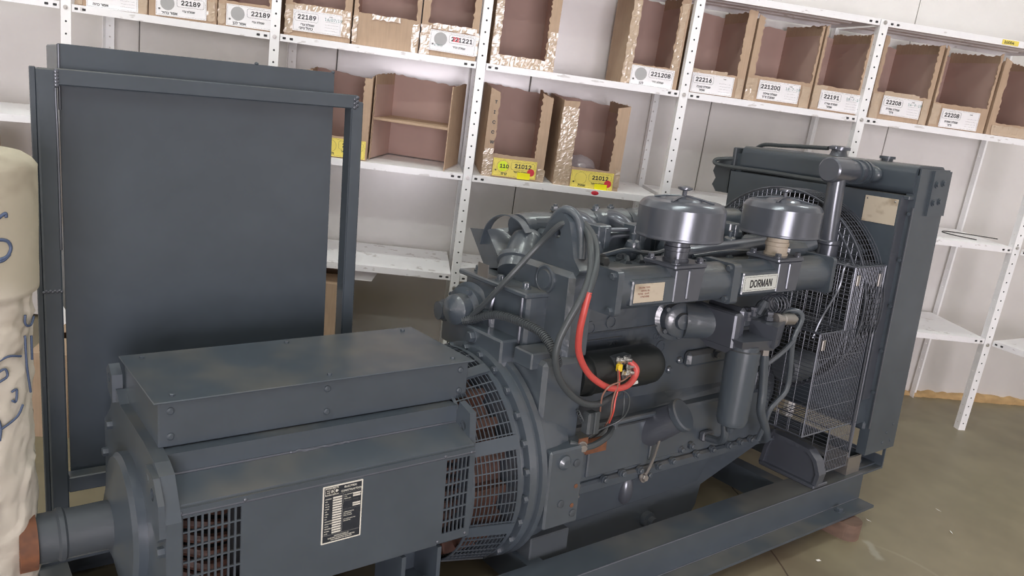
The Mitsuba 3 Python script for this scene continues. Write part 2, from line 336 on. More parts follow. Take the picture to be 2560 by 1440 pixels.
mat('m_hole_shade', rgb(.05, .05, .052), .7)  # near-black that paints the shade inside holes and slots
sk = thing('shelving_unit')
tag(sk, 'long white perforated steel racking along the back wall, loaded with open cardboard boxes', 'shelving')
for u in POSTS:
    k = obj('post', post_mesh(u, V0, 2.005), 'm_post', parent=sk, smooth=False); obj('hole_shade', post_hole_shade(u, V0, 2.005), 'm_hole_shade', parent=k, smooth=False)
    obj('rear_post', post_mesh(u + .012, VR + .03, 2.005, back=-1), 'm_post', parent=sk, smooth=False)
    for z in (.515, 1.045, 1.545, 1.992): obj('bolt', hexbolt((u, V0, z if u < 3 else z - .02), (0, -1, 0), .007, .005), 'm_steel', parent=k)
for i in range(5):
    a, b = POSTS[i] + W / 2 + .002, POSTS[i + 1] - W / 2 - .002
    for z in (1.976, 1.531, (1.03 if i < 4 else .994), (.55 if i < 4 else .497)):
        k = obj('shelf', shelf_mesh(a, b, z), 'm_shelf', parent=sk, smooth=False)
        obj('slot_shade', [box(x, x + .05, V0 + .0085, V0 + .0095, z + .006, z + .022) for x in (a + .006, b - .058)], 'm_hole_shade', parent=k, smooth=False)  # dark strips added behind the lip slots as painted shade
k = obj('shelf_tag', box(2.745, 2.83, V0 + .001, V0 + .0035, 1.981, 2.003), 'm_yellowpaper', parent=sk, smooth=False, label='yellow handwritten number tag on the top shelf edge')
obj('print', place(text('10004', .012), (2.752, V0 + .001, 1.986), (1, 0, 0), (0, 0, 1)), 'm_ink', parent=k, smooth=False)
obj('paint_spot', ball((.905, V0 + .003, 1.045), .014, (1.3, .15, .7)), 'm_reddot', parent=sk, label='pink paint spot on the shelf edge')
# the turned runs at both ends
def turned(o, ang, levels, n, label):
    k = thing('shelving_unit'); c, s = math.cos(ang), math.sin(ang)
    M = np.array([[c, -s, 0], [s, c, 0], [0, 0, 1.]])
    def tr(ms):
        m = trimesh.util.concatenate(ms); m.vertices = (m.vertices - [0, V0, 0]) @ M.T + np.array([o[0], o[1], 0]); return m
    for z in levels:
        e = obj('shelf', tr(shelf_mesh(.022, .90, z, V0, VR) if n > 0 else shelf_mesh(-.90, -.022, z, V0, VR)), 'm_shelf', parent=k, smooth=False)
        obj('slot_shade', tr([box(x, x + .05, V0 + .0085, V0 + .0095, z + .006, z + .022) for x in ((.028,) if n > 0 else (-.078,))]), 'm_hole_shade', parent=e, smooth=False)  # the same painted shade behind the turned shelves' slots
    x = .92 if n > 0 else -.92
    obj('post', tr(post_mesh(x, V0, 2.005)), 'm_post', parent=k, smooth=False); obj('rear_post', tr(post_mesh(x, VR + .03, 2.005, back=-1)), 'm_post', parent=k, smooth=False)
    tag(k, label, 'shelving')
    return tr
trL = turned((-1.43, V0), math.radians(24), (1.976, 1.536, 1.06, .55), -1, 'white steel shelf run turning towards the camera at the far left edge')
trR = turned((3.143, V0), math.radians(-67), (1.976, .994, .497), 1, 'empty white steel shelf run turning towards the camera at the far right edge')
k = obj('wire', tube([(3.0, 3.83, 1.026), (2.93, 3.9, 1.026), (2.9, 3.97, 1.027), (2.96, 4.02, 1.027), (3.08, 4.0, 1.027), (3.2, 3.93, 1.03)], .0022, 6), 'm_dark')
tag(k, 'thin dark wire lying in a loop on the empty shelf right of the radiator', 'wire')

# ------------------------------------------------------------------ cardboard boxes
GRP = 'open-fronted cardboard boxes on the shelves'
def ragged(pts, seed, amp=.006, step=.012):
    r = np.random.RandomState(seed); out = []
    for p, q in zip(pts[:-1], pts[1:]):
        p, q = np.array(p, float), np.array(q, float); n = max(2, int(np.linalg.norm(q - p) / step)); d = (q - p) / np.linalg.norm(q - p); nn = np.array([-d[1], d[0]])
        for t in np.arange(n) / n: out.append(p + (q - p) * t + nn * r.uniform(-amp, amp) + d * r.uniform(-.3, .3) * amp)
    out.append(np.array(pts[-1])); return [tuple(o) for o in out]
def label_card(kind, num, line1, line2, date, W_=.205, H_=.085, font2=True):
    """The printed card in xy: (paper key, [(mesh, material)])."""
    P = []; white = kind in ('date', 'circle')
    P.append((shift(rim(W_ - .008, H_ - .008, .002, .0006), .004, .004, .0012), 'm_ink'))
    if kind == 'date':
        P.append((shift(rim(.098, .036, .008, .0009), .008, H_ - .046, .0012), 'm_ink')); t = text(num, .018); P.append((shift(t, .057 - width(t) / 2, H_ - .037, .0012), 'm_ink'))
        if line1: t = text(line1, .010, 'hebrew'); P.append((shift(t, .062 - width(t) / 2, .024, .0012), 'm_ink'))
        if line2: t = text(line2, .011, 'hebrew'); P.append((shift(t, .056 - width(t) / 2, .009, .0012), 'm_ink'))
        for i in range(4): P.append((flat(shapely.box(.135, .016 + i * .012, .192, .0166 + i * .012)), 'm_ink')); P[-1] = (shift(P[-1][0], 0, 0, .0012), 'm_ink')
        t = text('תאריך', .0045, 'hebrew'); P.append((shift(t, .150, H_ - .016, .0012), 'm_ink'))
        if date: t = text(date, .012, bold=False); P.append((shift(t, .132, H_ - .031, .0014), 'm_pen'))
    else:
        c = Point(.047, H_ - .036).buffer(.0285, quad_segs=8)
        P.append((shift(flat(c if kind == 'circle' else c.difference(c.buffer(-.0008))), 0, 0, .0012), 'm_greypaper' if kind == 'circle' else 'm_ink'))
        P.append((shift(rim(.110, .036, .008, .0009), .085, H_ - .046, .0012), 'm_ink')); t = text(num, .018); P.append((shift(t, .140 - width(t) / 2, H_ - .037, .0012), 'm_ink'))
        if line1: t = text(line1, .009, 'hebrew'); P.append((shift(t, .132 - width(t) / 2, .022, .0012), 'm_ink'))
        if line2: t = text(line2, .011, 'hebrew'); P.append((shift(t, .055 - width(t) / 2, .008, .0012), 'm_ink'))
        t = text('₪', .008, 'hebrew'); P.append((shift(t, .010, .024, .0012), 'm_ink'))
    return P
seedc = [10]
def crumple(w, h, seed, amp=.0035):
    """A wrinkled piece of packing tape in xy, bulging along z."""
    nx, ny = max(3, int(w / .006)), max(3, int(h / .006)); x, y = np.meshgrid(np.linspace(0, w, nx), np.linspace(0, h, ny), indexing='ij')
    p = np.stack([x.ravel(), y.ravel(), np.zeros(x.size)], 1)
    z = meshkit.fbm(p * 95 + seed * 3.7, 3, seed) * amp; q = p.copy(); q[:, 2] = .0008 + z
    q[:, 0] += (meshkit.noise(p * 60 + 9, seed) - .5) * .008; q[:, 1] += (meshkit.noise(p * 60 + 29, seed) - .5) * .008
    i, j = np.meshgrid(np.arange(nx - 1), np.arange(ny - 1), indexing='ij'); a = (i * ny + j).ravel()
    return trimesh.Trimesh(q, np.vstack([np.stack([a, a + ny, a + ny + 1], 1), np.stack([a, a + ny + 1, a + 1], 1)]), process=False)
def carton(u, w, z, H, lip, label, d=.40, v=3.745, jl=.03, jr=.03, lab=None, lpos=(.03, .005), tape=(), top=.02, yaw=0., shelfdiv=None, seed=None, extra=None, low=0.):
    """An open-fronted box: bottom, back, two sides with torn edges, corner strips and a low front panel."""
    seedc[0] += 1; s = seed or seedc[0]; k = thing('cardboard_box'); t = .005
    c_, s_ = math.cos(yaw), math.sin(yaw); M = np.array([[c_, -s_, 0], [s_, c_, 0], [0, 0, 1.]])
    def tr(m): m = m.copy(); m.vertices = m.vertices @ M.T + A3(u, v, z); return m
    rr = np.random.RandomState(s)
    def side(x, sd):
        pts = [(0, t), (d, t), (d, H)] + ragged([(d, H - low * .5), (.05, H - rr.uniform(0, top) - low), (0, H - rr.uniform(0, top))], sd, .005)[1:] + ragged([(0, H - .01), (0, lip)], sd + 1, .003)[1:]
        return prism(Polygon(pts).buffer(0), 'x', x, x + t)
    back = prism(Polygon([(0, t), (w, t)] + ragged([(w, H - .02), (0, H)], s + 2, .004, .02)).buffer(0), 'y', d - t, d)
    obj('body', [tr(m) for m in (box(0, w, 0, d, 0, t), side(0, s + 3), side(w - t, s + 5)) if not (shelfdiv and m.extents[2] < .02)], 'm_card', parent=k, smooth=False)
    obj('back', tr(back), 'm_cardin', parent=k, smooth=False); 
    obj('side_lining', [tr(box(x, x + .001, .012, d - t, t, H - .05 - low)) for x in (t, w - t - .001)], 'm_cardin', parent=k, smooth=False)
    for a, b, e in ((0, jl, 1), (w - jr, w, -1)):
        if b - a > .004:
            inner = b if e > 0 else a; outer = a if e > 0 else b
            pts = [(outer, lip * .6), (outer, H - rr.uniform(0, top))] + ragged([(inner, H - rr.uniform(0, top)), (inner, lip * .6)], s + 7 + e, .0045, .01)
            obj('corner_strip', tr(prism(Polygon(pts).buffer(0), 'y', -.001, t - .001)), 'm_card', parent=k, smooth=False)
    if lip > 0:
        f = obj('front_panel', tr(prism(Polygon([(0, 0), (w, 0)] + ragged([(w, lip), (0, lip)], s + 11, .0025)).buffer(0), 'y', -.002, t - .002)), 'm_card', parent=k, smooth=False)
    if shelfdiv: obj('divider', [tr(box(t, w - t, .0, d - t, H * shelfdiv, H * shelfdiv + t)), tr(rbox(t, w - t, -.006, .0, H * shelfdiv - .004, H * shelfdiv + .008, .002))], 'm_card', parent=k, smooth=False)
    if lab:
        kind, num, l1, l2, date = lab; yel = kind in ('yellow',); Wl, Hl = .205, .088 if not yel else .082
        tilt = rr.uniform(-.02, .02); ex = M @ A3(math.cos(tilt), 0, math.sin(tilt)); ey = M @ A3(-math.sin(tilt), 0, math.cos(tilt)); o = A3(u, v, z) + M @ A3(lpos[0], -.0045 - .003, lpos[1])
        lk = obj('label', place(trimesh.util.concatenate([flat(shapely.box(0, 0, Wl, Hl), .0012)]), o, ex, ey), 'm_yellowpaper' if yel else 'm_paper', parent=k, smooth=False, label=('yellow' if yel else 'white') + ' printed label reading ' + num)
        by = {}
        for m, mm in label_card('ring' if yel else kind, num, l1, l2, date, Wl, Hl): by.setdefault(mm, []).append(place(m, o, ex, ey))
        for mm, ms in by.items(): obj('print', ms, mm, parent=lk, smooth=False)
        if extra: extra(k, lk, lambda m: place(m, o, ex, ey))
    for (x, y, tw, th) in tape:
        m = crumple(tw, th, s + int(x * 1000)); obj('packing_tape', place(m, A3(u, v, z) + M @ A3(x, -.004, y), M @ A3(1, 0, 0), (0, 0, 1)), 'm_tape', parent=k, smooth=False, label='shiny crumpled packing tape')
    tag(k, label, 'box', GRP)
    return k
Z1 = 1.5615; Z2 = 1.0615
D = 'שמלת '
carton(-1.405, .285, Z1, .36, .10, 'box at the left end of the middle shelf, its white card showing only two words', lab=('date', '22189', None, 'אפור כהה', None), lpos=(.045, -.002), tape=[(.0, .0, .03, .08), (.25, 0, .035, .08)])
carton(-1.115, .275, Z1, .37, .10, 'box second from the left, its card with a grey disc and a cut-off 22189', lab=('circle', '22189', D + 'עדי', 'אפור בהיר', None), lpos=(.03, .005), tape=[(.235, .01, .035, .08)])
carton(-.835, .24, Z1, .35, .105, 'box with a grey-disc card 22189 running behind the second white post', lab=('circle', '22189', D + 'עדי', 'אפור לבן', None), lpos=(.035, .004), tape=[(.0, .01, .03, .08)])
carton(-.560, .280, Z1, .36, .135, 'box with number 22189 and a handwritten date, just right of the second white post', lab=('date', '22189', D + 'עדי', 'כחול נייבי', '16/07/19'), lpos=(.035, .022), tape=[(0, .01, .035, .115), (.235, .02, .042, .11), (.04, .108, .2, .026)])
carton(-.272, .288, Z1, .36, .135, 'box with a patched plain cardboard front and no card, between two labelled boxes', tape=[(.0, .01, .02, .11), (.255, .0, .03, .12), (.08, .115, .12, .02)], jl=.02, jr=.02)
def ex221(k, lk, tr): obj('print', tr(shift(text('22', .018), .098, .051, .0014)), 'm_reddot', parent=lk, smooth=False); obj('print', tr(shift(text('כחול 4', .010, 'hebrew', False), .02, .02, .0014)), 'm_pen', parent=lk, smooth=False)
carton(.022, .252, Z1, .36, .135, 'box with a glossy taped card reading 221221 beside the third white post', lab=('circle', '221221', D + 'הדר', None, None), lpos=(.04, .022), tape=[(0, .0, .045, .125), (.05, .112, .19, .024), (.235, .02, .02, .1)], extra=ex221)
carton(.338, .29, Z1, .40, .045, 'tall empty box without a card, clear-taped, right of the third white post', tape=[(.0, .0, .035, .3), (.25, .0, .04, .17), (.03, .0, .22, .045)], jl=.035, jr=.045)
carton(.968, .245, Z1, .42, .09, 'tall box with card 221208 and a taped left side, left of the fourth post', lab=('circle', '221208', D + 'הדר', 'לבן', None), lpos=(.018, -.003), tape=[(-.02, .0, .04, .36), (.205, .08, .03, .30)], jl=.02, jr=.045)
carton(1.272, .262, Z1, .40, .10, 'box with number 22216 on a torn-topped card, right of the fourth white post', lab=('date', '22216', D + 'שובה', 'אפור', None), lpos=(.005, .002), tape=[(.0, .085, .17, .024), (.225, .0, .03, .09)], jl=.004, jr=.042)
carton(1.545, .325, Z1, .385, .115, 'box with a long dated card 221200, between boxes 22216 and 22191', lab=('date', '221200', D + 'איילת', 'שמנת ורוד', '18-7-19'), lpos=(.06, .012), tape=[(0, .0, .05, .105), (.275, .0, .04, .10)], jl=.03, jr=.012)
carton(1.880, .250, Z1, .385, .115, 'box with number 22191, against the fifth white post', lab=('date', '22191', D + 'שירה', 'אפור', '18-7-19'), lpos=(.035, .008), tape=[(0, .01, .035, .10), (.005, .095, .06, .02)], jl=.012, jr=.025)
carton(2.178, .308, Z1, .385, .125, 'box with number 22208 and date 14-9-19, right of the fifth white post', lab=('date', '22208', D + 'אפרת', 'ורוד', '14-9-19'), lpos=(.055, .024), tape=[(0, .0, .045, .115), (.06, .11, .18, .022), (.265, .0, .035, .12)], jl=.02, jr=.025)
carton(2.500, .298, Z1, .385, .115, 'box with number 22208 and a curled card corner, second from the right end', lab=('date', '22208', D + 'אפרת', 'ורוד', None), lpos=(.05, .004), tape=[(0, .01, .04, .10)], jl=.012, jr=.012)
carton(2.815, .29, Z1, .385, .06, 'dark empty box with a torn low front at the right end of the middle shelf', jl=.035, jr=.02, top=.05, tape=[(.02, .0, .2, .05)])
# lower row
def stick(green):
    def f(k, lk, tr):
        obj('sticker', tr(shift(flat(shapely.box(.118, -.004, .178, .026), .0005), 0, 0, .0022)), 'm_sticky', parent=lk, smooth=False, label='bright yellow blank sticker')
        obj('sticker', tr(shift(flat(Point(.180, .030).buffer(.017), .0005), 0, 0, .0018)), 'm_reddot', parent=lk, smooth=False, label='round red dot')
        if green:
            obj('sticker', tr(shift(flat(Point(.047, .047).buffer(.024), .0005), 0, 0, .0018)), 'm_lime', parent=lk, smooth=False, label='round lime sticker marked 110')
            obj('print', tr(shift(text('110', .016), .031, .040, .0026)), 'm_ink', parent=lk, smooth=False)
    return f
carton(-.455, .29, Z2, .37, .095, 'box with a yellow card, mostly hidden behind the right edge of the control panel', lab=('yellow', '21012', D + 'אביטל', 'תות', None), lpos=(.078, .004), jl=.03, jr=.035, top=.01)
carton(-.158, .36, Z2, .39, .0, 'two-tier open box with a middle divider and no front, right of the control panel', shelfdiv=.48, jl=0, jr=0, d=.31, v=3.815, yaw=-.25, top=.02)
def vtext(k, s, x, z): pass
kb = carton(.362, .29, Z2, .41, .105, 'box with a yellow card reading 21012 and a lime sticker marked 110', lab=('yellow', '21012', 'שמלת אביטל', 'קרם', None), lpos=(.05, .006), jl=.045, jr=.05, top=.03, extra=stick(True), tape=[(.0, .0, .045, .13), (.26, .0, .035, .06)])
obj('print', [place(text(c, .014), (.384, 3.7425, Z2 + .33 - i * .045), (1, 0, 0), (0, 0, 1)) for i, c in enumerate('TICCWM')], 'm_ink', parent=kb, smooth=False)
kb = carton(.703, .315, Z2, .40, .09, 'box with a yellow card reading 21012 without a lime sticker, holding crumpled film', lab=('yellow', '21012', 'שמלת אביטל', 'שמנת', None), lpos=(.082, -.004), jl=.07, jr=.055, top=.02, extra=stick(False), tape=[(.0, .0, .075, .36), (.285, .02, .03, .08)])
obj('print', [place(text(c, .014), (.752, 3.7425, Z2 + .20 - i * .035), (1, 0, 0), (0, 0, 1)) for i, c in enumerate('CUWM')], 'm_ink', parent=kb, smooth=False)
m = ball((0, 0, 0), .085, (1, .8, .75), 4); m.vertices *= (1 + .35 * (meshkit.fbm(m.vertices * 22, 4) - .5))[:, None]; m.apply_translation([.85, 3.90, Z2 + .07])
mat('m_bag', rgb(.35, .30, .31), .25, specular=.7)
k = obj('plastic_bag', m, 'm_bag', smooth=True); tag(k, 'crumpled grey plastic film inside the right-hand box with the yellow card', 'plastic film')
# box on the left run and cartons standing low behind the control panel
def plain(name, o, sz, label, yaw=0., mm='m_card', flap=True, group=None):
    k = thing(name); c_, s_ = math.cos(yaw), math.sin(yaw); M = np.array([[c_, -s_, 0], [s_, c_, 0], [0, 0, 1.]]); w, d, h = sz; t = .006
    def tr(m): m = m.copy(); m.vertices = m.vertices @ M.T + np.array(o, float); return m
    obj('body', [tr(m) for m in (box(0, w, 0, t, 0, h), box(0, w, d - t, d, 0, h), box(0, t, t, d - t, 0, h), box(w - t, w, t, d - t, 0, h), box(0, w, 0, d, 0, t))], mm, parent=k, smooth=False)
    obj('flap', [tr(sheet([[(0, 0, h), (w, 0, h), (w, .14, h + .012), (0, .14, h + .012)], [(0, d, h), (w, d, h), (w, d - .14, h + .016), (0, d - .14, h + .016)]], .004))], mm, parent=k, smooth=False)
    obj('packing_tape', tr(box(w * .5 - .025, w * .5 + .025, -.001, 0, h * .15, h)), 'm_tape', parent=k, smooth=False)
    tag(k, label, 'box', group); return k
# ------------------------------------------------------------------ the generator set, in its own frame: x along the shaft towards the radiator, y away from the camera, z up
g = thing('generator_set')
tag(g, 'dark blue-grey diesel generator set with engine, alternator, radiator and control panel on one steel skid', 'generator')
def gp(name, ms, m='m_paint', parent=g, **kw): return obj(name, ms, m, 'gen', parent, **kw)
YC, ZS = .42, .36                                   # shaft line
# ---- skid
sk_ = g + '__skid'
ZB = lambda y, s: Polygon([(y - s * .07, -.01), (y + s * .01, -.01), (y + s * .01, .10), (y + s * .113, .10), (y + s * .113, .108), (y, .108), (y, 0), (y - s * .07, 0)])
gp('beam', prism(ZB(0, 1), 'x', -2.84, -.008), parent=sk_, smooth=False, label='near long beam of the skid')
gp('beam', prism(ZB(.85, -1), 'x', -2.84, -.008), parent=sk_, smooth=False, label='far long beam of the skid')
def chan(x, z0=.0, z1=.10, w=.06): return [box(x, x + .006, .012, .838, z0, z1), box(x, x + w, .012, .838, z1 - .006, z1), box(x, x + w, .012, .838, z0, z0 + .006)]
for x in (-2.2, -1.62, -.42): gp('cross_member', chan(x), parent=sk_, smooth=False)
gp('cross_member', [prism(Polygon([(.012, 0), (.94, 0), (.97, .04), (.95, .085), (.92, .10), (.012, .10)]), 'x', -2.80, -2.79), box(-2.79, -2.73, .012, .84, .09, .10)], parent=sk_, smooth=False)
gp('cross_member', [box(.0, .145, -.0, .85, .098, .106), box(.139, .145, 0, .85, .106, .15), box(-.008, .0, 0, .85, 0, .106), hull([(.14, 0, .106), (.146, 0, .106), (.14, .01, .106), (.146, .01, .106), (.14, 0, .19), (.146, 0, .19), (.14, .01, .19), (.146, .01, .19)])], parent=sk_, smooth=False, label='end plate under the radiator foot')
gp('bolt', hexbolt((-.19, -.03, .0), (0, 0, 1), .014, .012), parent=sk_)
gp('bolt', hexbolt((.07, .07, .106), (0, 0, 1), .016, .02), parent=sk_)
gp('edge_glint', [tube([(-2.83, .001, .107), (-.01, .001, .107)], .0028, 6, 1)], 'm_paint_gloss', parent=sk_)  # lighter glossy line added along the edge to make a highlight
gp('edge_glint', [tube([(-2.83, -.001, .001), (-.01, -.001, .001)], .0022, 6, 1)], 'm_paint_gloss', parent=sk_)
# ---- alternator
al = gp('alternator', [], 'm_paint') if False else None
Yf, YF2 = .12, .225
half = [(YF2, .602), (YF2, .553), (Yf + .012, .525), (Yf, .505), (Yf, .262), (Yf + .02, .245), (.24, .175), (.30, .13)]
prof = half + [(2 * YC - y, z) for y, z in half[::-1]]
hole = lambda x0, x1, z0, z1: shapely.box(x0, z0, x1, z1)
up_ = Polygon([(.225, .602), (.225, .553), (.132, .525), (.120, .506), (.127, .506), (.145, .515), (.235, .54), (.235, .602)])
lo_ = Polygon([(.120, .262), (.14, .245), (.24, .175), (.30, .13), (.46, .13), (.46, .16), (.34, .16), (.26, .195), (.152, .258), (.127, .262)])
al = gp('alternator', [prism(up_, 'x', -2.60, -1.845), prism(lo_, 'x', -2.60, -1.845), prism(Polygon([(2 * YC - y, z) for y, z in half] + [(.45, .13), (.45, .602)]).difference(shapely.box(.44, .16, .68, .59)), 'x', -2.60, -1.845), box(-2.60, -1.845, .23, .62, .592, .602), prism(Polygon(prof), 'x', -1.852, -1.845), prism(Polygon(prof), 'x', -2.60, -2.597), box(-2.455, -1.945, .124, .128, .255, .51)], 'm_paint', smooth=25, whole=True, label='alternator body with curved shoulders')
gl = [hole(-2.594 + i * .0142, -2.5845 + i * .0142, .468 - j * .036 - .001, .499 - j * .036) for i in range(9) for j in range(6)]
gr = [hole(-1.934 + i * .0125, -1.9255 + i * .0125, .468 - j * .036, .499 - j * .036) for i in range(6) for j in range(6)]
cover = Polygon([(-2.607, .262), (-1.848, .262), (-1.848, .522), (-2.607, .522)]).difference(shapely.union_all(gl + gr))
ck = gp('side_cover', [prism(cover, 'y', Yf - .001, Yf + .004)], parent=al, smooth=False, label='flat side cover with two slotted grilles')
def rivets(pts, r=.005): return [ball(p, r, (1, .6, 1), 1) for p in pts]
for p in [(-2.60, Yf - .001, .512), (-2.462, Yf - .001, .512), (-1.94, Yf - .001, .512), (-1.857, Yf - .001, .508), (-1.859, Yf - .001, .272), (-1.945, Yf - .001, .268), (-2.462, Yf - .001, .28)]:
    gp('screw', rivets([p]), 'm_paint_gloss', parent=al, smooth=True)
gp('winding', [cyl((-2.57, YC, ZS), (-1.87, YC, ZS), .225, n=32)], 'm_dark', parent=al)
wnd = []
for x0 in (-2.582, -1.955):
    for k in range(24):
        a = math.pi * (.60 + k * .04); wnd.append(tube([(x0, YC + .24 * math.cos(a), ZS + .24 * math.sin(a)), (x0 + .05, YC + .262 * math.cos(a + .05), ZS + .262 * math.sin(a + .05)), (x0 + .10, YC + .24 * math.cos(a + .1), ZS + .24 * math.sin(a + .1))], .011, 6, 4))
gp('end_winding', wnd, 'm_winding', parent=al, label='reddish-brown coil ends behind the grilles')
gp('edge_glint', [tube([(-2.598, .2245, .5535), (-1.847, .2245, .5535)], .0035, 6, 1)], 'm_paint_gloss', parent=al)  # shoulder highlights: thin lighter tubes added to catch the lamps
gp('edge_glint', [tube([(-2.598, .1215, .5075), (-1.847, .1215, .5075)], .004, 6, 1)], 'm_paint_gloss', parent=al)
ws_ = np.random.RandomState(3)
gp('weld_run', [tube([(x, .2235 + ws_.uniform(-.002, .002), .5535 + ws_.uniform(-.004, .003)) for x in np.arange(-2.32, -2.16, .012)], .0032, 6, 3)], 'm_paint_gloss', parent=al, smooth=True)
# terminal box
tb = gp('terminal_box', [rbox(-2.61, -1.795, .258, .588, .604, .712, .003)], parent=al, smooth=False, label='long flat-topped terminal box')
gp('lid', [rbox(-2.622, -1.785, .246, .600, .712, .7165, .0015)], parent=al, smooth=False)
for x in (-2.575, -2.20, -1.835):
    for y in (.28, .565): gp('screw', hexbolt((x, y, .7165), (0, 0, 1), .0065, .006, False), parent=al)
for x in (-2.585, -2.215, -1.822):
    for z in (.69, .63): gp('screw', [lathe([(0, .0085), (.004, .0085), (.007, .005)], (x, .258, z), (0, -1, 0), 10)], parent=al)
# drive-end shield on the left, shaft stub
ep = Polygon([(.105, .27), (.105, .50), (.16, .585), (.20, .60), (.30, .61), (.54, .61), (.58, .635), (.62, .63), (.655, .56), (.735, .50), (.735, .27), (.6, .14), (.24, .14)])
gp('end_shield', [prism(ep, 'x', -2.632, -2.60)], parent=al, smooth=False)
gp('lifting_lug', [prism(Polygon([(.155, .585), (.22, .59), (.21, .50), (.13, .45), (.105, .47), (.115, .54)]).difference(Point(.165, .545).buffer(.014)), 'x', -2.645, -2.632), prism(Polygon([(.585, .60), (.64, .62), (.655, .67), (.625, .69), (.59, .67)]).difference(Point(.622, .655).buffer(.012)), 'x', -2.64, -2.615)], parent=al, smooth=False)
for y, z in [(.205, .565), (.125, .43), (.64, .52), (.70, .42), (.16, .24)]: gp('bolt', hexbolt((-2.632, y, z), (-1, 0, 0), .012, .014, False), parent=al)
gp('end_bell', [lathe([(0, .165), (.02, .165), (.03, .155), (.035, .12), (.05, .075)], (-2.632, YC, ZS), (-1, 0, 0), 40)], parent=al)
gp('shaft_stub', [lathe([(0, .058), (.10, .056), (.135, .056), (.14, .061), (.15, .061), (.155, .056), (.20, .056)], (-2.64, YC, ZS), (-1, 0, 0), 32)], 'm_paint_matt', parent=al)
gp('stub_end', [lathe([(0, .068), (.035, .068), (.036, .045), (.02, .045), (.02, .0)], (-2.835, YC, ZS), (-1, 0, 0), 32)], 'm_rust', parent=al, label='rusty open end of the shaft stub')
# feet
for x0, x1 in ((-2.05, -1.93), (-2.58, -2.46)):
    for y0, y1, s in ((.06, .26, 1), (.58, .78, -1)):
        gp('foot', [box(x0, x1, y0, y1, .108, .128), box(x1 - .012, x1, .12 if s > 0 else .58, .26 if s > 0 else .72, .128, .25), box(x0, x0 + .012, .12 if s > 0 else .58, .26 if s > 0 else .72, .128, .25), box(x0, x1, .235 if s > 0 else .58, .26 if s > 0 else .605, .128, .25)], parent=al, smooth=False)
        yb = .12 if s > 0 else .72
        gp('foot_bolt', hexbolt((x0 + .06, yb - s * .03, .128), (0, 0, 1), .02, .014) if False else [cyl((x0 + .055, yb - s * .025, .128), (x0 + .055, yb - s * .025, .19), .010, n=12), lathe([(0, .024), (.004, .024), (.004, .018), (.022, .018)], (x0 + .055, yb - s * .025, .128), (0, 0, 1), 6)], 'm_paint', parent=al, smooth=30)
# lifting lug at the right end
gp('lifting_lug', [prism(Polygon([(.16, .60), (.215, .615), (.235, .54), (.2, .48), (.15, .5)]).difference(Point(.19, .555).buffer(.014)), 'x', -1.845, -1.825)], parent=al, smooth=False)
# slotted screen drum between alternator and engine
sr = lambda x: .298 + (x + 1.845) * .19
vs = []
for k in range(52):
    a = math.radians(62 + k * 5.8); c, s = math.cos(a), math.sin(a); td = A3(0, -s, c) * .0018; nd = A3(0, c, s) * .0015
    vs.append(hull([A3(x, YC + sr(x) * c, ZS + sr(x) * s) + e * td + f * nd for x in (-1.845, -1.70) for e in (-1, 1) for f in (-1, 1)]))
for x, w in [(-1.84, .010), (-1.703, .012)] + [(x, .0026) for x in np.linspace(-1.826, -1.716, 10)]:
    th = np.radians(60 + np.arange(76) * 4.05); r = sr(x)
    ring_ = np.stack([np.stack([np.full(76, x + e), YC + (r + f) * np.cos(th), ZS + (r + f) * np.sin(th)], 1) for e, f in ((-w / 2, -.0015), (-w / 2, .0015), (w / 2, .0015), (w / 2, -.0015))], 1).reshape(-1, 3)
    q = [(i_ * 4 + u_, i_ * 4 + (u_ + 1) % 4, i_ * 4 + 4 + (u_ + 1) % 4, i_ * 4 + 4 + u_) for i_ in range(75) for u_ in range(4)]
    vs.append(fix(trimesh.Trimesh(ring_, [f_ for a, b, c_, d_ in q for f_ in ((a, b, c_), (a, c_, d_))], process=False)))
vk = gp('vent_screen', vs, parent=al, smooth=False, whole=True, label='slotted vent screen round the coupling end'); labels[vk]['kind'] = 'stuff'
for a0, a1 in ((150, 157), (196, 203), (236, 252), (108, 114)):
    gp('screen_plate', [hull([(x, YC + (sr(x) + f) * math.cos(b), ZS + (sr(x) + f) * math.sin(b)) for x in (-1.84, -1.70) for f in (.002, .006) for b in np.radians([a0, (a0 + a1) / 2, a1])])], parent=al, smooth=False)
gp('fan_drum', [lathe([(0, .22), (.03, .25), (.13, .25), (.14, .2)], (-1.845, YC, ZS), (1, 0, 0), 40)] + [hull([(x, YC + r * math.cos(b), ZS + r * math.sin(b)) for x in (-1.83, -1.72) for r, b in ((.25, a), (.25, a + .12), (.287, a + .1), (.287, a + .02))]) for a in np.arange(0, 6.28, .34)], 'm_winding', parent=al, smooth=False, label='brown rotor fan seen through the screen')
# nameplate
npo = A3(-2.277, Yf - .0018, .352); PW, PH = .100, .147
nk = gp('nameplate', place(flat(shapely.box(0, 0, PW, PH).buffer(.002), .0008), npo + A3(0, .0008, 0), (1, 0, 0), (0, 0, 1)), 'm_platewhite', parent=al, smooth=False, label='black and white maker plate headed ELECTRIC CONSTRUCTION')
blk = shapely.box(.002, .002, PW - .002, PH - .002).difference(shapely.box(.004, .124, .038, PH - .003)).difference(shapely.box(.002, .0195, PW, .0202)).difference(shapely.box(.05, .0202, .0507, .124)).difference(shapely.box(0, .123, PW, .1236))
for j in range(15): blk = blk.difference(shapely.box(.024, .0225 + j * .0065, .048, .0275 + j * .0065))
for z in (.108, .114): blk = blk.difference(shapely.box(.076, z, .097, z + .005))
for z in (.083, .0885): blk = blk.difference(shapely.box(.076, z, .097, z + .0045))
blk = blk.difference(shapely.box(.0507, .079, PW, .0795)).difference(shapely.box(.0507, .101, PW, .1015))
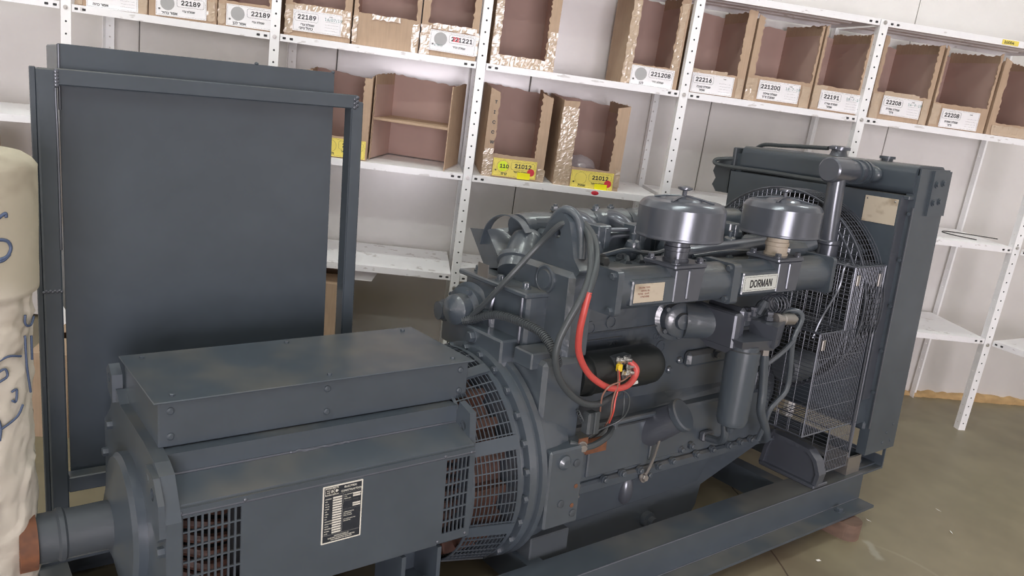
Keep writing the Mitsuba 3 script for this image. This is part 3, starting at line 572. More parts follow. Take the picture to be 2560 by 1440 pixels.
pl = lambda m, y: place(m, npo - A3(0, y, 0), (1, 0, 0), (0, 0, 1))
gp('plate_field', pl(flat(blk, .0003), .0003), 'm_plateblack', parent=al, smooth=False)
tx = [shift(text('ELECTRIC', .0048), .052, .137), shift(text('CONSTRUCTION', .0048), .044, .127)]
for j, s in enumerate(['MACHINE', 'kVA', 'R.P.M.', 'VOLTS', 'PHASE', 'C/S', 'AMPS', 'K.W.', 'P.F.', 'EXCITATION', 'INSULATION', 'CLASS', 'TERMINALS', 'RATING', 'DATE']): tx.append(shift(text(s, .0024), .0045, .1145 - j * .0065))
for j, s in enumerate(['A.C. GENERATOR', 'TYPE', 'BRUSHLESS']): tx.append(shift(text(s, .0022), .053, .117 - j * .0052))
for j, s in enumerate(['LUBRICATION FOR', 'BALL BEARING', 'SHELL ALVANIA', '', 'ROTATION FROM NON', 'DRIVING END']): tx.append(shift(text(s, .0021), .053, .071 - j * .0046)) if s else None
for j, s in enumerate(['MANUFACTURED BY', 'ELECTRIC CONSTRUCTION LIMITED', 'WOLVERHAMPTON ENGLAND']): t = text(s, .0028); tx.append(shift(t, PW / 2 - width(t) / 2, .0145 - j * .0047))
gp('print', [pl(m, .0008) for m in tx], 'm_platewhite', parent=al, smooth=False)
lg = text('ECC', .012); gp('emblem', [pl(shift(lg, .021 - width(lg) / 2, .128), .0008)] + [pl(shift(flat(Point(0, 0).buffer(.0085).difference(Point(0, 0).buffer(.0079))), .011 + .010 * i, .134), .0008) for i in range(3)], 'm_ink', parent=al, smooth=False)

# ---- engine
def gp(name, ms, m='m_cast', parent=g, **kw): return obj(name, ms, m, 'gen', parent, **kw)
# flywheel housing: stepped rings towards the alternator, then the bell
fl = [(-1.705, .30), (-1.705, .318), (-1.695, .322), (-1.688, .322), (-1.686, .312), (-1.676, .312), (-1.672, .334), (-1.650, .336), (-1.646, .326), (-1.634, .326), (-1.630, .338), (-1.612, .338), (-1.608, .328), (-1.56, .322), (-1.50, .305), (-1.46, .26)]
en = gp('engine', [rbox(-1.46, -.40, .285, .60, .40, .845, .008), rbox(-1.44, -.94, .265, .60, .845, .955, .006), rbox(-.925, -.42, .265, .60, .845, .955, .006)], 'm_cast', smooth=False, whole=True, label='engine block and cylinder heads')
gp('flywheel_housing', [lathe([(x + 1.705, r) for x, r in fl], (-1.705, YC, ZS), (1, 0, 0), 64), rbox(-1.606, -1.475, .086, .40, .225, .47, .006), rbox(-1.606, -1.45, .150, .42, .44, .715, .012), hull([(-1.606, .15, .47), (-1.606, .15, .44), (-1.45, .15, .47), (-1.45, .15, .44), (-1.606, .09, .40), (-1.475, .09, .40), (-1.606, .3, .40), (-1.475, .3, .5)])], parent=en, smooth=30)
for k in range(20):
    a = math.radians(70 + k * 14.2); gp('bolt', hexbolt((-1.640, YC + .333 * math.cos(a), ZS + .333 * math.sin(a)) if False else (-1.672, YC + .3235 * math.cos(a), ZS + .3235 * math.sin(a)), (-1, 0, 0), .0115, .012, False), parent=en)
gp('housing_block', [rbox(-1.655, -1.50, .30, .63, .655, .742, .006)], parent=en, smooth=False)
gp('bolt', hexbolt((-1.655, .45, .715), (-1, 0, 0), .017, .014), parent=en)
gp('housing_block', [rbox(-1.63, -1.515, .185, .27, .685, .735, .004)], parent=en, smooth=False)
for p in [(-1.56, .086, .425), (-1.55, .086, .30), (-1.50, .086, .26), (-1.505, .086, .42)]: gp('plug', [lathe([(0, .012), (.004, .012), (.006, .008)], p, (0, -1, 0), 10)], 'm_paint_matt', parent=en)
for p in [(-1.497, .0855, .345), (-1.505, .0855, .285)]: gp('bolt_hole', [cyl(p, (p[0], p[1] - .001, p[2]), .007, n=12)], 'm_rust', parent=en)
gp('boss', [lathe([(0, .022), (.008, .022), (.016, .012)], (-1.555, .086, .432), (0, -1, 0), 14)], parent=en)
gp('housing_foot', [rbox(-1.60, -1.45, .14, .30, -.02, .17, .004)], 'm_paint_matt', parent=en, smooth=False)
# crankcase, sump
gp('crankcase', [rbox(-1.475, -.40, .215, .62, .262, .455, .008), hull([(-1.475, .215, .262), (-.40, .215, .262), (-1.475, .205, .255), (-.40, .205, .255), (-1.475, .205, .232), (-.34, .205, .232), (-1.475, .62, .232), (-.34, .62, .262)]), rbox(-1.34, -1.08, .206, .22, .28, .44, .004), rbox(-1.055, -.86, .206, .22, .285, .41, .004)], parent=en, smooth=False)
gp('crankcase', [hull([(x, y, z) for x, y, z in [(-1.47, .225, .44), (-.5, .225, .40), (-1.47, .285, .50), (-.45, .285, .48), (-1.47, .4, .5), (-.45, .4, .48), (-1.47, .4, .4), (-.45, .4, .4)]])], parent=en, smooth=False)
sump = Polygon([(-1.455, .235), (-.33, .235), (-.345, .215), (-.70, .10), (-.715, .02), (-.74, -.015), (-1.40, -.015), (-1.455, .01)])
gp('sump', [prism(sump, 'y', .25, .59), hull([(-1.455, .25, .235), (-.72, .25, .235), (-1.455, .25, .10), (-.72, .25, .12), (-1.455, .215, .225), (-.72, .215, .225), (-1.44, .235, .115), (-.74, .235, .13)])], parent=en, smooth=25)
gp('sump_bulge', [ball((-1.135, .222, .19), .028, (1, .9, 1.95), 2)], 'm_paint_gloss', parent=en, smooth=True)
gp('drain_plug', [lathe([(0, .03), (.02, .03), (.025, .02), (.045, .018)], (-.98, .25, .03), (0, -1, 0), 14)], parent=en)
for p in [(-1.26, .261), (-1.179, .266), (-1.096, .26), (-1.05, .234), (-1.005, .256), (-.935, .26), (-.81, .261), (-.722, .263), (-.675, .29), (-.629, .262), (-.562, .262), (-.50, .262), (-.844, .301), (-.897, .296)]:
    gp('bolt', [lathe([(-.006, .014), (.006, .014), (.006, .010), (.014, .010), (.016, .007)], (p[0], .206, p[1]), (0, -1, 0), 10)], parent=en)
# block details
for p in [(-1.325, .757), (-1.237, .77), (-1.43, .788), (-.988, .66)]: gp('core_plug', [lathe([(-.003, .022), (.005, .022), (.005, .017), (.002, .017), (.002, 0)], (p[0], .285, p[1]), (0, -1, 0), 18)], parent=en)
for p in [(-.966, .598), (-.931, .571), (-.883, .60)]: gp('plug', [lathe([(0, .013), (.010, .013), (.014, .008)], (p[0], .285, p[1]), (0, -1, 0), 10)], parent=en)
gp('rib', [rbox(-1.40, -.62, .277, .29, .735, .742, .003), rbox(-1.42, -1.18, .276, .29, .712, .718, .002), rbox(-1.355, -1.345, .273, .29, .725, .80, .002), rbox(-1.43, -1.422, .273, .29, .73, .80, .002)], parent=en, smooth=False)
gp('casting_number', place(text('010  1457', .020, depth=.003), (-1.03, .285, .69), (1, 0, 0), (0, 0, 1)), parent=en, smooth=False)
gp('casting_number', place(text('7703', .013, depth=.003), (-1.24, .285, .690), (1, 0, 0), (0, 0, 1)), parent=en, smooth=False)
gp('side_boss', [rbox(-.86, -.62, .255, .29, .575, .63, .012)], parent=en, smooth=False)
gp('bolt', hexbolt((-.72, .255, .612), (0, -1, 0), .013, .012), 'm_paint_gloss', parent=en)
for x in np.linspace(-1.38, -.98, 5): gp('stud', [cyl((x, .262, .852), (x, .262, .885), .009, n=8), hexbolt((x, .262, .862), (0, 0, 1), .014, .01)], parent=en)
# gear case at the rear, round pump beside it
gp('gear_case', [rbox(-1.59, -1.44, .275, .61, .70, .885, .01), rbox(-1.605, -1.44, .27, .63, .872, .888, .004), hull([(-1.60, .44, .70), (-1.60, .62, .70), (-1.60, .44, .78), (-1.60, .62, .78), (-1.55, .4, .70), (-1.55, .64, .70), (-1.55, .4, .81), (-1.55, .64, .81)])], parent=en, smooth=25)
for y, x in ((.58, -1.56), (.44, -1.575), (.33, -1.56)): gp('bolt', [cyl((x, y, .888), (x, y, .905), .011, n=10), hexbolt((x, y, .89), (0, 0, 1), .0115, .014)], parent=en)
gp('angle_bracket', [box(-1.60, -1.597, .475, .53, .888, .93), box(-1.60, -1.56, .475, .53, .888, .891)], 'm_bare', parent=en, smooth=False)
gp('rear_cover', [rbox(-1.52, -1.42, .175, .47, .70, .965, .015), hull([(-1.50, .2, .70), (-1.50, .46, .70), (-1.43, .2, .70), (-1.43, .46, .70), (-1.54, .24, .755), (-1.54, .42, .755), (-1.43, .24, .76), (-1.43, .42, .76)])], parent=en, smooth=25)
gp('cover_ring', [lathe([(0, .043), (.006, .043), (.008, .038), (.004, .036), (.004, .030), (.010, .028), (.012, .0)], (-1.52, .29, .925), (-1, 0, 0), 26)], parent=en)
gp('weld_seam', [tube([(-1.593, .30, .88), (-1.593, .30, .80), (-1.593, .30, .73)], .005, 6), tube([(-1.585, .445, .87), (-1.60, .445, .78), (-1.59, .445, .71)], .006, 6)], 'm_paint_gloss', parent=en)
pc = A3(-1.60, .555, .775)
gp('breather_pump', [lathe([(0, .082), (.006, .084), (.012, .066), (.022, .064), (.026, .07), (.034, .07), (.04, .05), (.075, .048), (.085, .035), (.095, .0)], pc, (-1, -.25, .05), 30)], parent=en)
for a in range(4): gp('bolt', hexbolt(pc + A3(-.03, .068 * math.cos(a * 1.57 + .5), .068 * math.sin(a * 1.57 + .5)), (-1, -.25, .05), .009, .012, False), parent=en)
gp('round_cap', [lathe([(0, .036), (.03, .036), (.034, .028), (.05, .03), (.052, .0)], pc + A3(-.03, .06, -.02), (-1, .1, 0), 20)], 'm_paint_matt', parent=en)
# lifting plate with its hood
lp = Polygon([(.40, .955), (.385, .99), (.335, 1.065), (.315, 1.10), (.29, 1.118), (.265, 1.118), (.24, 1.10), (.225, 1.06), (.205, 1.0), (.175, .97), (.2, .945)])
gp('lifting_plate', [prism(lp.difference(Point(.283, 1.062).buffer(.014)), 'x', -1.50, -1.47), prism(lp.buffer(.006).difference(lp.buffer(-.004)), 'x', -1.50, -1.44), hull([(-1.47, .20, .945), (-1.40, .19, .945), (-1.47, .37, .945), (-1.40, .37, .945), (-1.44, .24, 1.09), (-1.42, .24, 1.06), (-1.44, .31, 1.09), (-1.42, .31, 1.05)])], parent=en, smooth=20)
gp('rear_nut', hexbolt((-1.42, .17, 1.0), (0, -1, 0), .016, .02), 'm_black', parent=en)
# folded heat shield, strap and exhaust outlet at the far left
gp('heat_shield', [sheet([[(-1.50, .735, 1.0), (-1.50, .64, 1.012), (-1.50, .535, .905), (-1.50, .63, .885)], [(-1.50, .64, 1.012), (-1.39, .575, 1.03), (-1.37, .46, .905), (-1.50, .535, .905)], [(-1.50, .535, .905), (-1.37, .46, .905), (-1.38, .50, .885), (-1.50, .63, .885)]], .003)], parent=en, smooth=False)
gp('strap', [band([(-1.505, .648, .962), (-1.503, .64, 1.0), (-1.50, .618, 1.04), (-1.49, .59, 1.064), (-1.48, .548, 1.074), (-1.465, .505, 1.060), (-1.455, .475, 1.028)], .034, .003, (1, .3, 0))], parent=en, smooth=30)
gp('exhaust_outlet', [lathe([(0, .062), (.03, .064), (.035, .072), (.05, .072), (.055, .056), (.12, .05), (.14, .045)], (-1.50, .46, .90), (.55, .45, .80), 28), ball((-1.42, .515, .995), .045, (1, 1, .9)), tube([(-1.43, .50, 1.0), (-1.40, .45, .985), (-1.37, .41, .985)], .016)], parent=en)
gp('exhaust_manifold', [tube([(-1.44, .55, 1.035), (-1.40, .56, 1.040), (-1.25, .56, 1.040), (-.32, .56, 1.035)], .042, 16)] + [lathe([(-.09, .043), (-.07, .055), (.06, .055), (.075, .043)], (x, .56, 1.04), (1, 0, 0), 20) for x in (-1.20, -1.03, -.86, -.70, -.53, -.40)], parent=en)
for x in (-1.285, -1.10, -1.03, -.55): gp('stud', [cyl((x, .56, 1.08), (x, .56, 1.108), .007, n=8), hexbolt((x, .56, 1.088), (0, 0, 1), .013, .011)], parent=en)
for x in (-1.195, -1.03, -.865, -.70, -.535): gp('exhaust_port', [tube([(x - .03, .555, 1.06), (x - .02, .50, 1.06), (x, .455, 1.03), (x + .005, .43, .985)], [.03, .03, .026, .026], 12)], 'm_paint_gloss', parent=en)
# rocker covers with pillars and raised panels
for a, b in ((-1.39, -.945), (-.925, -.45)): gp('rocker_cover', [rbox(a, b, .415, .53, .945, 1.035, .012)], parent=en, smooth=False)
for x in (-1.223, -1.06, -.895, -.73, -.565): gp('pillar', [rbox(x - .028, x + .028, .372, .43, .89, 1.066, .004), rbox(x - .004, x + .012, .366, .374, .90, 1.06, .002)], parent=en, smooth=False)
for x in (-1.14, -.975, -.81, -.645): gp('raised_frame', [tube([(x - .048, .402, .92), (x - .046, .40, .985), (x - .030, .40, 1.018), (x, .40, 1.025), (x + .055, .40, 1.026)], .007, 8), rbox(x - .055, x + .055, .395, .42, 1.040, 1.052, .003)], 'm_paint_gloss', parent=en)
for x in (-1.30, -1.13, -.97, -.80, -.64): gp('injector', [lathe([(0, .018), (.03, .018), (.03, .026), (.06, .03), (.085, .02), (.09, .008), (.11, .008)], (x, .33, .94), (-.15, -.1, 1), 14)], parent=en)
for x in (-1.22, -1.16, -1.05, -.88, -.72): gp('fuel_fitting', [tube([(x, .26, .955), (x + .03, .30, .975), (x + .05, .35, .965)], .012, 8), hexbolt((x, .27, .955), (-.2, -1, .4), .016, .02)], 'm_paint_matt', parent=en)
for x in np.linspace(-1.36, -.5, 12): gp('head_nut', [cyl((x, .31, .955), (x, .31, .985), .008, n=8), hexbolt((x, .31, .958), (0, 0, 1), .014, .013)], 'm_paint_matt', parent=en)
gp('fuel_pipe', [tube([(-1.385, .30, .985), (-1.30, .30, .985), (-1.20, .30, 1.0), (-1.12, .30, .99), (-1.05, .30, .985), (-.99, .30, 1.0), (-.97, .30, 1.005)], .0075, 8)], parent=en)
gp('fuel_pipe', [tube([(-.90, .27, .975), (-.75, .27, .985), (-.60, .27, .985), (-.56, .28, .97)], .006, 8)], parent=en)
gp('water_rail', [tube([(-.93, .33, .968), (-.88, .31, .975), (-.70, .30, .985), (-.52, .30, .995), (-.42, .30, 1.0)], .031, 14)], 'm_paint_gloss', parent=en)
gp('thermostat_housing', [rbox(-.50, -.36, .18, .40, .93, 1.02, .015), lathe([(0, .045), (.03, .045), (.04, .036), (.10, .036)], (-.40, .24, .98), (.6, -.2, .3), 20)], parent=en, smooth=25)
# intake manifold: two lengths of log with square flanges and two riser blocks
MY, MZ, MR = .132, .925, .062
gp('intake_manifold', [cyl((-1.43, MY, MZ), (-.93, MY, MZ), MR, n=36), cyl((-.915, MY, MZ), (-.365, MY, MZ), MR, n=36), rbox(-1.40, -.93, .132, .30, .885, .965, .006), rbox(-.915, -.40, .132, .30, .885, .965, .006), cyl((-.375, MY, MZ), (-.345, MY, MZ), MR + .004, MR - .012, n=36)], parent=en, smooth=30)
def flange(x0, x1, a=.066, b=.012): return rbox(x0, x1, MY - a, MY + a, MZ - a, MZ + a, b)
fp = shapely.box(MY - .068, MZ - .066, MY + .068, MZ + .066).buffer(-.012).buffer(.012)
gp('manifold_flange', [prism(fp, 'x', -1.447, -1.425)], parent=en, smooth=False)
gp('manifold_flange', [prism(fp, 'x', -.940, -.905)], parent=en, smooth=False)
gp('manifold_flange', [prism(fp, 'x', -.385, -.365)], parent=en, smooth=False)
for x in (-1.447, -.940):
    for sy_ in (-1, 1):
        for sz_ in (-1, 1): gp('bolt', hexbolt((x, MY + sy_ * .050, MZ + sz_ * .050), (-1, 0, 0), .011, .011, False), parent=en)
gp('plate_pad', [rbox(-1.385, -1.20, MY - .066, MY - .02, .885, .962, .004), rbox(-.885, -.69, MY - .066, MY - .02, .885, .962, .004)], parent=en, smooth=False)
for xc in (-1.145, -.64):
    gp('riser', [hull([(xc - .058, MY - .067, .885), (xc + .050, MY - .067, .885), (xc - .064, MY - .067, .985), (xc + .062, MY - .067, .985), (xc - .065, MY + .06, .985), (xc + .065, MY + .06, .985), (xc - .07, MY + .05, .91), (xc + .06, MY + .05, .91)]), rbox(xc - .072, xc + .072, MY - .068, MY + .068, .985, 1.0, .004), rbox(xc - .012, xc + .004, MY - .072, MY - .05, .892, .983, .003), rbox(xc - .066, xc - .056, MY - .069, MY - .05, .886, .985, .003)], 'm_paint_gloss', parent=en, smooth=False)
    for sx_ in (-.055, .055): 
        for sy_ in (-.05, .05): gp('bolt', hexbolt((xc + sx_, MY + sy_, 1.0), (0, 0, 1), .011, .011), 'm_paint_gloss', parent=en)
    rusty = xc > -1
    gp('air_filter_neck', [lathe([(0, .040), (.008, .040), (.008, .037), (.030, .037), (.032, .040), (.044, .040), (.046, .037), (.075, .037)], (xc, MY, 1.0), (0, 0, 1), 30)], 'm_plate' if rusty else 'm_paint_gloss', parent=en, label='rust-tinged filter neck' if rusty else None)
    af = [(0, .02), (0, .128), (.004, .133), (.010, .1325), (.012, .1315), (.092, .1315), (.106, .122), (.112, .112), (.114, .06), (.120, .052), (.126, .012)]
    gp('air_filter', [lathe([(s, r) for s, r in af], (xc, MY, 1.070), (0, 0, 1), 56)] + [tube([(xc, MY, 1.197), (xc + .05 * math.cos(a), MY + .05 * math.sin(a), 1.192), (xc + .095 * math.cos(a), MY + .095 * math.sin(a), 1.184)], .0035, 6) for a in (.3, 1.9, 3.5, 5.1)], 'm_paint_gloss', parent=en, smooth=28, label='round drum air filter, ' + ('the farther one' if rusty else 'the nearer one'))
    gp('wing_nut', [cyl((xc, MY, 1.19), (xc, MY, 1.218), .007, n=10), lathe([(0, .012), (.004, .022), (.010, .022), (.013, .012)], (xc, MY, 1.213), (0, 0, 1), 12)], 'm_steel' if False else 'm_paint_gloss', parent=en)
def plate_on(name, x0, x1, z0, z1, y, m, label): return gp(name, [rbox(x0, x1, y - .002, y, z0, z1, .0005)], m, parent=en, smooth=False, label=label)
yp = MY - .0665
plate_on('data_plate', -1.378, -1.255, .896, .952, yp, 'm_plate', 'small worn beige data plate')
gp('print', [place(text(s, .005), (-1.362 + .01 * (j % 2), yp - .002, .938 - j * .009), (1, 0, 0), (0, 0, 1)) for j, s in enumerate(['ENGINE TYPE', 'SERIAL No', 'R.P.M.   B.H.P.', 'STAFFORD'])], 'm_brownwire', parent=en, smooth=False)
plate_on('name_badge', -.884, -.702, .897, .950, yp, 'm_silverplate', 'pale name badge reading DORMAN')
tt = text('DORMAN', .024); tt.vertices[:, 0] *= .105 / width(tt) * 1.12
gp('badge_lettering', [place(tt, (-.793 - width(tt) / 2, yp - .002, .9105), (1, 0, 0), (0, 0, 1)), place(rim(.170, .044, .002, .0008), (-.878, yp - .002, .9015), (1, 0, 0), (0, 0, 1))], 'm_ink', parent=en, smooth=False)
# starter motor
SY, SZ = .205, .642
gp('starter_motor', [lathe([(0, .062), (.04, .062), (.042, .069), (.055, .070), (.058, .066), (.10, .066), (.30, .067), (.335, .064), (.352, .055), (.36, .03)], (-1.455, SY, SZ), (1, 0, 0), 40)], 'm_black', parent=en, smooth=30, label='black starter motor')
gp('starter_recess', [hull([(x, SY - .058 + e, z) for x, z, e in ((-1.335, .70, 0), (-1.27, .705, 0), (-1.255, .62, 0), (-1.325, .61, 0), (-1.335, .70, .03), (-1.27, .705, .03), (-1.255, .62, .03), (-1.325, .61, .03))])], 'm_rubber', parent=en, smooth=False)
for p, r in (((-1.327, SY - .06, .694), .010), ((-1.300, SY - .062, .694), .011), ((-1.290, SY - .066, .672), .008), ((-1.305, SY - .068, .650), .0125), ((-1.287, SY - .068, .653), .0125)):
    gp('terminal', [lathe([(0, r * 1.3), (.004, r * 1.3), (.004, r), (.014, r), (.014, r * .55), (.024, r * .5)], p, (.4, -1, .15), 6)], 'm_steel', parent=en, smooth=False)
gp('connector', [rbox(-1.336, -1.318, SY - .078, SY - .062, .662, .686, .003)], 'm_yellow', parent=en, smooth=False, label='yellow push-on connector')
gp('sticker', [place(flat(shapely.box(0, 0, .034, .010), .0008), (-1.268, SY - .0685, .607), (1, 0, .1), (0, .2, 1))], 'm_silverplate', parent=en, smooth=False, label='small pale sticker on the starter')
gp('starter_bracket', [box(-1.49, -1.455, .10, .104, .435, .485), hull([(-1.475, .12, .40), (-1.455, .12, .40), (-1.475, .12, .455), (-1.44, .12, .455), (-1.475, .13, .40), (-1.44, .13, .455)]), box(-1.42, -1.335, .14, .143, .405, .455)], 'm_rust', parent=en, smooth=False, label='bare rusty bracket under the starter')
gp('nut', hexbolt((-1.478, .10, .46), (-.3, -1, 0), .013, .014), 'm_bare', parent=en)
gp('tape_joint', [rbox(-1.455, -1.415, .105, .14, .485, .555, .006), rbox(-1.437, -1.418, .098, .108, .49, .56, .002)], 'm_rubber', parent=en, smooth=False, label='taped cable joint')
gp('red_cable', [tube([(-1.567, .05, .945), (-1.577, .05, .89), (-1.575, .06, .831), (-1.551, .08, .765), (-1.505, .095, .706), (-1.456, .10, .664), (-1.391, .10, .630), (-1.323, .105, .623), (-1.279, .115, .640), (-1.268, .12, .668), (-1.285, .138, .690)], .0098, 12)], 'm_red', parent=en, label='thick red starter cable')
gp('red_cable_sleeve', [tube([(-1.436, .24, 1.096), (-1.464, .17, 1.074), (-1.50, .11, 1.041), (-1.534, .07, .997), (-1.569, .05, .938)], .0105, 12)], 'm_rubber', parent=en, label='grey sleeve on the red cable')
gp('black_cable', [tube([(-1.445, .28, 1.10), (-1.46, .20, 1.08), (-1.518, .115, 1.051), (-1.547, .075, .991), (-1.586, .055, .931), (-1.62, .06, .866), (-1.642, .065, .812), (-1.643, .07, .756), (-1.614, .078, .697), (-1.565, .088, .646), (-1.498, .098, .601), (-1.431, .108, .582), (-1.374, .12, .585), (-1.313, .138, .590)], .0098, 12)], 'm_rubber', parent=en, label='thick dark grey battery cable')
gp('grey_rod', [tube([(-1.462, .26, 1.112), (-1.466, .25, 1.10), (-1.492, .26, 1.098), (-1.507, .28, 1.081), (-1.53, .33, 1.016), (-1.60, .36, .922), (-1.632, .42, .833), (-1.64, .49, .765)], .0088, 10)], 'm_rubber', parent=en, label='cable running down to the left pump')
gp('cable_loop', [tube([(-1.475, .345, 1.05), (-1.49, .31, 1.108), (-1.485, .27, 1.135), (-1.47, .235, 1.115), (-1.465, .215, 1.06), (-1.47, .20, 1.0)], .013, 12)], parent=en)
cp = spline([(-1.66, .50, .752), (-1.635, .47, .765), (-1.625, .40, .794), (-1.625, .32, .808), (-1.625, .245, .810), (-1.622, .18, .806), (-1.618, .14, .788), (-1.612, .115, .760), (-1.60, .11, .735), (-1.57, .14, .715)], 6)
gp('corrugated_conduit', [tube(cp, .0105, 10, 1)] + [lathe([(-.0016, .0135), (.0016, .0135)], cp[0] * 0 + p, d, 10) for p, d in zip(np.stack([np.interp(np.linspace(0, len(cp) - 1, 62), np.arange(len(cp)), cp[:, i]) for i in range(3)], 1), np.gradient(np.stack([np.interp(np.linspace(0, len(cp) - 1, 62), np.arange(len(cp)), cp[:, i]) for i in range(3)], 1), axis=0))], 'm_rubber', parent=en, smooth=False, label='corrugated conduit')
gp('conduit', [tube([(-1.46, .13, .43), (-1.435, .15, .425), (-1.346, .17, .440), (-1.271, .185, .462), (-1.183, .19, .466), (-1.05, .195, .462)], .009, 10), rbox(-1.275, -1.262, .17, .20, .45, .475, .002)], parent=en)
gp('hose', [tube([(-1.51, .12, .47), (-1.492, .11, .465), (-1.46, .10, .455), (-1.412, .105, .455), (-1.354, .12, .465), (-1.311, .15, .470)], .010, 10)], 'm_rubber', parent=en)
gp('wire', [tube([(-1.328, .135, .672), (-1.345, .11, .645), (-1.357, .10, .619), (-1.363, .10, .588), (-1.365, .10, .55), (-1.346, .13, .50)], .0028, 6)], 'm_redwire', parent=en, label='thin red wire')
gp('wire', [tube([(-1.333, .135, .672), (-1.36, .10, .638), (-1.38, .09, .613), (-1.385, .09, .582), (-1.375, .10, .539), (-1.344, .15, .477)], .0026, 6)], 'm_brownwire', parent=en, label='thin brown wire')
gp('wire', [tube([(-1.267, .135, .651), (-1.358, .08, .657), (-1.413, .08, .646), (-1.426, .09, .62), (-1.421, .10, .591), (-1.40, .12, .549)], .0026, 6)], 'm_brownwire', parent=en, label='thin brown wire')
gp('wire', [tube([(-1.312, .12, .612), (-1.326, .10, .583), (-1.323, .10, .543), (-1.311, .12, .508), (-1.333, .13, .495), (-1.39, .16, .49)], .0026, 6), tube([(-1.36, .11, .625), (-1.32, .09, .60), (-1.315, .09, .55), (-1.33, .11, .51), (-1.40, .13, .48), (-1.49, .11, .455)], .0026, 6)], 'm_rubber', parent=en)
gp('spring', [tube([(-1.475 + .018 * i / 40 * 2 + .0, .135 + .007 * math.cos(i * 1.4), .555 - i * .0013 + .007 * math.sin(i * 1.4)) for i in range(40)], .0022, 5, 2)], 'm_rubber', parent=en, smooth=True)
# oil filler, dipstick, sensor
fo, fd = A3(-1.06, .235, .385), A3(.045, -.13, .105); 
gp('oil_filler', [lathe([(0, .056), (.06, .054), (.11, .050), (.135, .048)], fo, fd, 30)], 'm_plate' if False else 'm_paint_gloss', parent=en)
fdn = fd / np.linalg.norm(fd); gp('filler_cap', [lathe([(0, .054), (.006, .056), (.020, .056), (.024, .050)], fo + fdn * .135, fd, 36), rbox(-.02, .02, -.006, .006, 0, .008, .002)] [:1], parent=en, smooth=30)
gp('dipstick', [tube([(-1.06, .17, .43), (-1.062, .165, .395), (-1.066, .18, .30), (-1.08, .19, .245)], .005, 8), hexbolt((-1.085, .195, .235), (0, -1, .2), .013, .012)], 'm_bare', parent=en)
gp('sensor', [lathe([(0, .013), (.035, .013), (.037, .016), (.04, .013), (.075, .012), (.085, .008), (.10, .008)], (-1.425, .165, .225), (0, -.1, 1), 14), tube([(-1.424, .16, .225), (-1.43, .15, .215), (-1.47, .13, .205)], .004, 6)], 'm_bare', parent=en)
# oil pump drum, filter head and canister, pipes
gp('drive_drum', [lathe([(0, .075), (.012, .078), (.018, .062), (.05, .060), (.058, .05), (.062, .03), (.075, .026), (.08, .0)], (-.955, .27, .765), (-.35, -1, .05), 30), cyl((-.95, .235, .765), (-.85, .17, .765), .062, .056, n=26)], parent=en, smooth=30)
for a in range(5): gp('bolt', hexbolt(A3(-.965 + .064 * math.cos(a * 1.25), .25, .765 + .064 * math.sin(a * 1.25)), (-.35, -1, .05), .0095, .01, False), parent=en)
gp('pump_body', [rbox(-.90, -.865, .06, .24, .705, .825, .006), rbox(-.865, -.83, .075, .23, .72, .815, .008), rbox(-.83, -.80, .09, .24, .715, .83, .01), hull([(-.90, .06, .71), (-.80, .1, .71), (-.90, .2, .71), (-.80, .2, .71), (-.90, .08, .69), (-.83, .1, .69), (-.90, .16, .69), (-.83, .16, .69)])], 'm_paint_gloss', parent=en, smooth=False)
gp('filter_head', [hull([(-.90, .02, .742), (-.74, -.005, .742), (-.90, .13, .742), (-.68, .12, .742), (-.885, .03, .715), (-.74, .01, .70), (-.885, .12, .715), (-.70, .11, .70)]), hull([(-.77, -.012, .788), (-.65, .04, .788), (-.77, .1, .788), (-.65, .12, .788), (-.77, -.01, .715), (-.66, .045, .70), (-.76, .1, .71), (-.66, .12, .70)])], 'm_paint_gloss', parent=en, smooth=False)
gp('fuel_filter', [lathe([(0, .022), (.004, .030), (.012, .046), (.03, .052), (.24, .056), (.272, .056), (.276, .050), (.292, .050)], (-.832, .065, .425), (.02, .0, 1), 36), lathe([(-.02, .010), (-.012, .014), (.0, .014)], (-.832, .065, .425), (0, 0, 1), 8)], 'm_paint', parent=en, smooth=30, label='long canister filter')
for i, p in enumerate([(-.80, .09, .79), (-.76, .10, .80), (-.72, .06, .79), (-.75, .13, .79)]): gp('valve_fitting', [lathe([(0, .014), (.012, .014), (.012, .010), (.022, .010), (.022, .013), (.03, .012)], p, (0, 0, 1), 8)], 'm_paint_gloss', parent=en, smooth=False)
gp('valve_body', [rbox(-.80, -.72, .10, .19, .76, .80, .006), lathe([(0, .02), (.03, .02), (.05, .012)], (-.70, .12, .80), (.2, -.3, 1), 12)], 'm_paint_matt', parent=en, smooth=False)
hp = [(-.70 + .075 * i / 110, .085 + .032 * math.cos(i * .235), .838 + .030 * math.sin(i * .235)) for i in range(110)]
gp('coiled_pipe', [tube(hp, .0026, 6, 1), tube([(-.625, .117, .838), (-.60, .10, .80), (-.64, .09, .79)], .0026, 6), tube([(-.70, .117, .838), (-.72, .115, .81), (-.725, .11, .79)], .0026, 6)], 'm_paint_gloss', parent=en, smooth=True)
gp('pressure_sender', [lathe([(0, .022), (.02, .022), (.02, .017), (.045, .017), (.047, .020), (.10, .020), (.104, .012), (.12, .010)], (-.70, .055, .793), (1, -.05, -.06), 18)], 'm_bare', parent=en, smooth=30)
gp('pipe_nut', [lathe([(0, .020), (.022, .020)], (-.735, .05, .675), (0, 0, 1), 6)], 'm_bare', parent=en, smooth=False)
gp('oil_pipe', [tube([(-.735, .05, .70), (-.728, .05, .67), (-.705, .05, .55), (-.70, .05, .495), (-.685, .055, .455), (-.62, .07, .38), (-.56, .10, .32), (-.545, .13, .30)], .0155, 12)], parent=en)
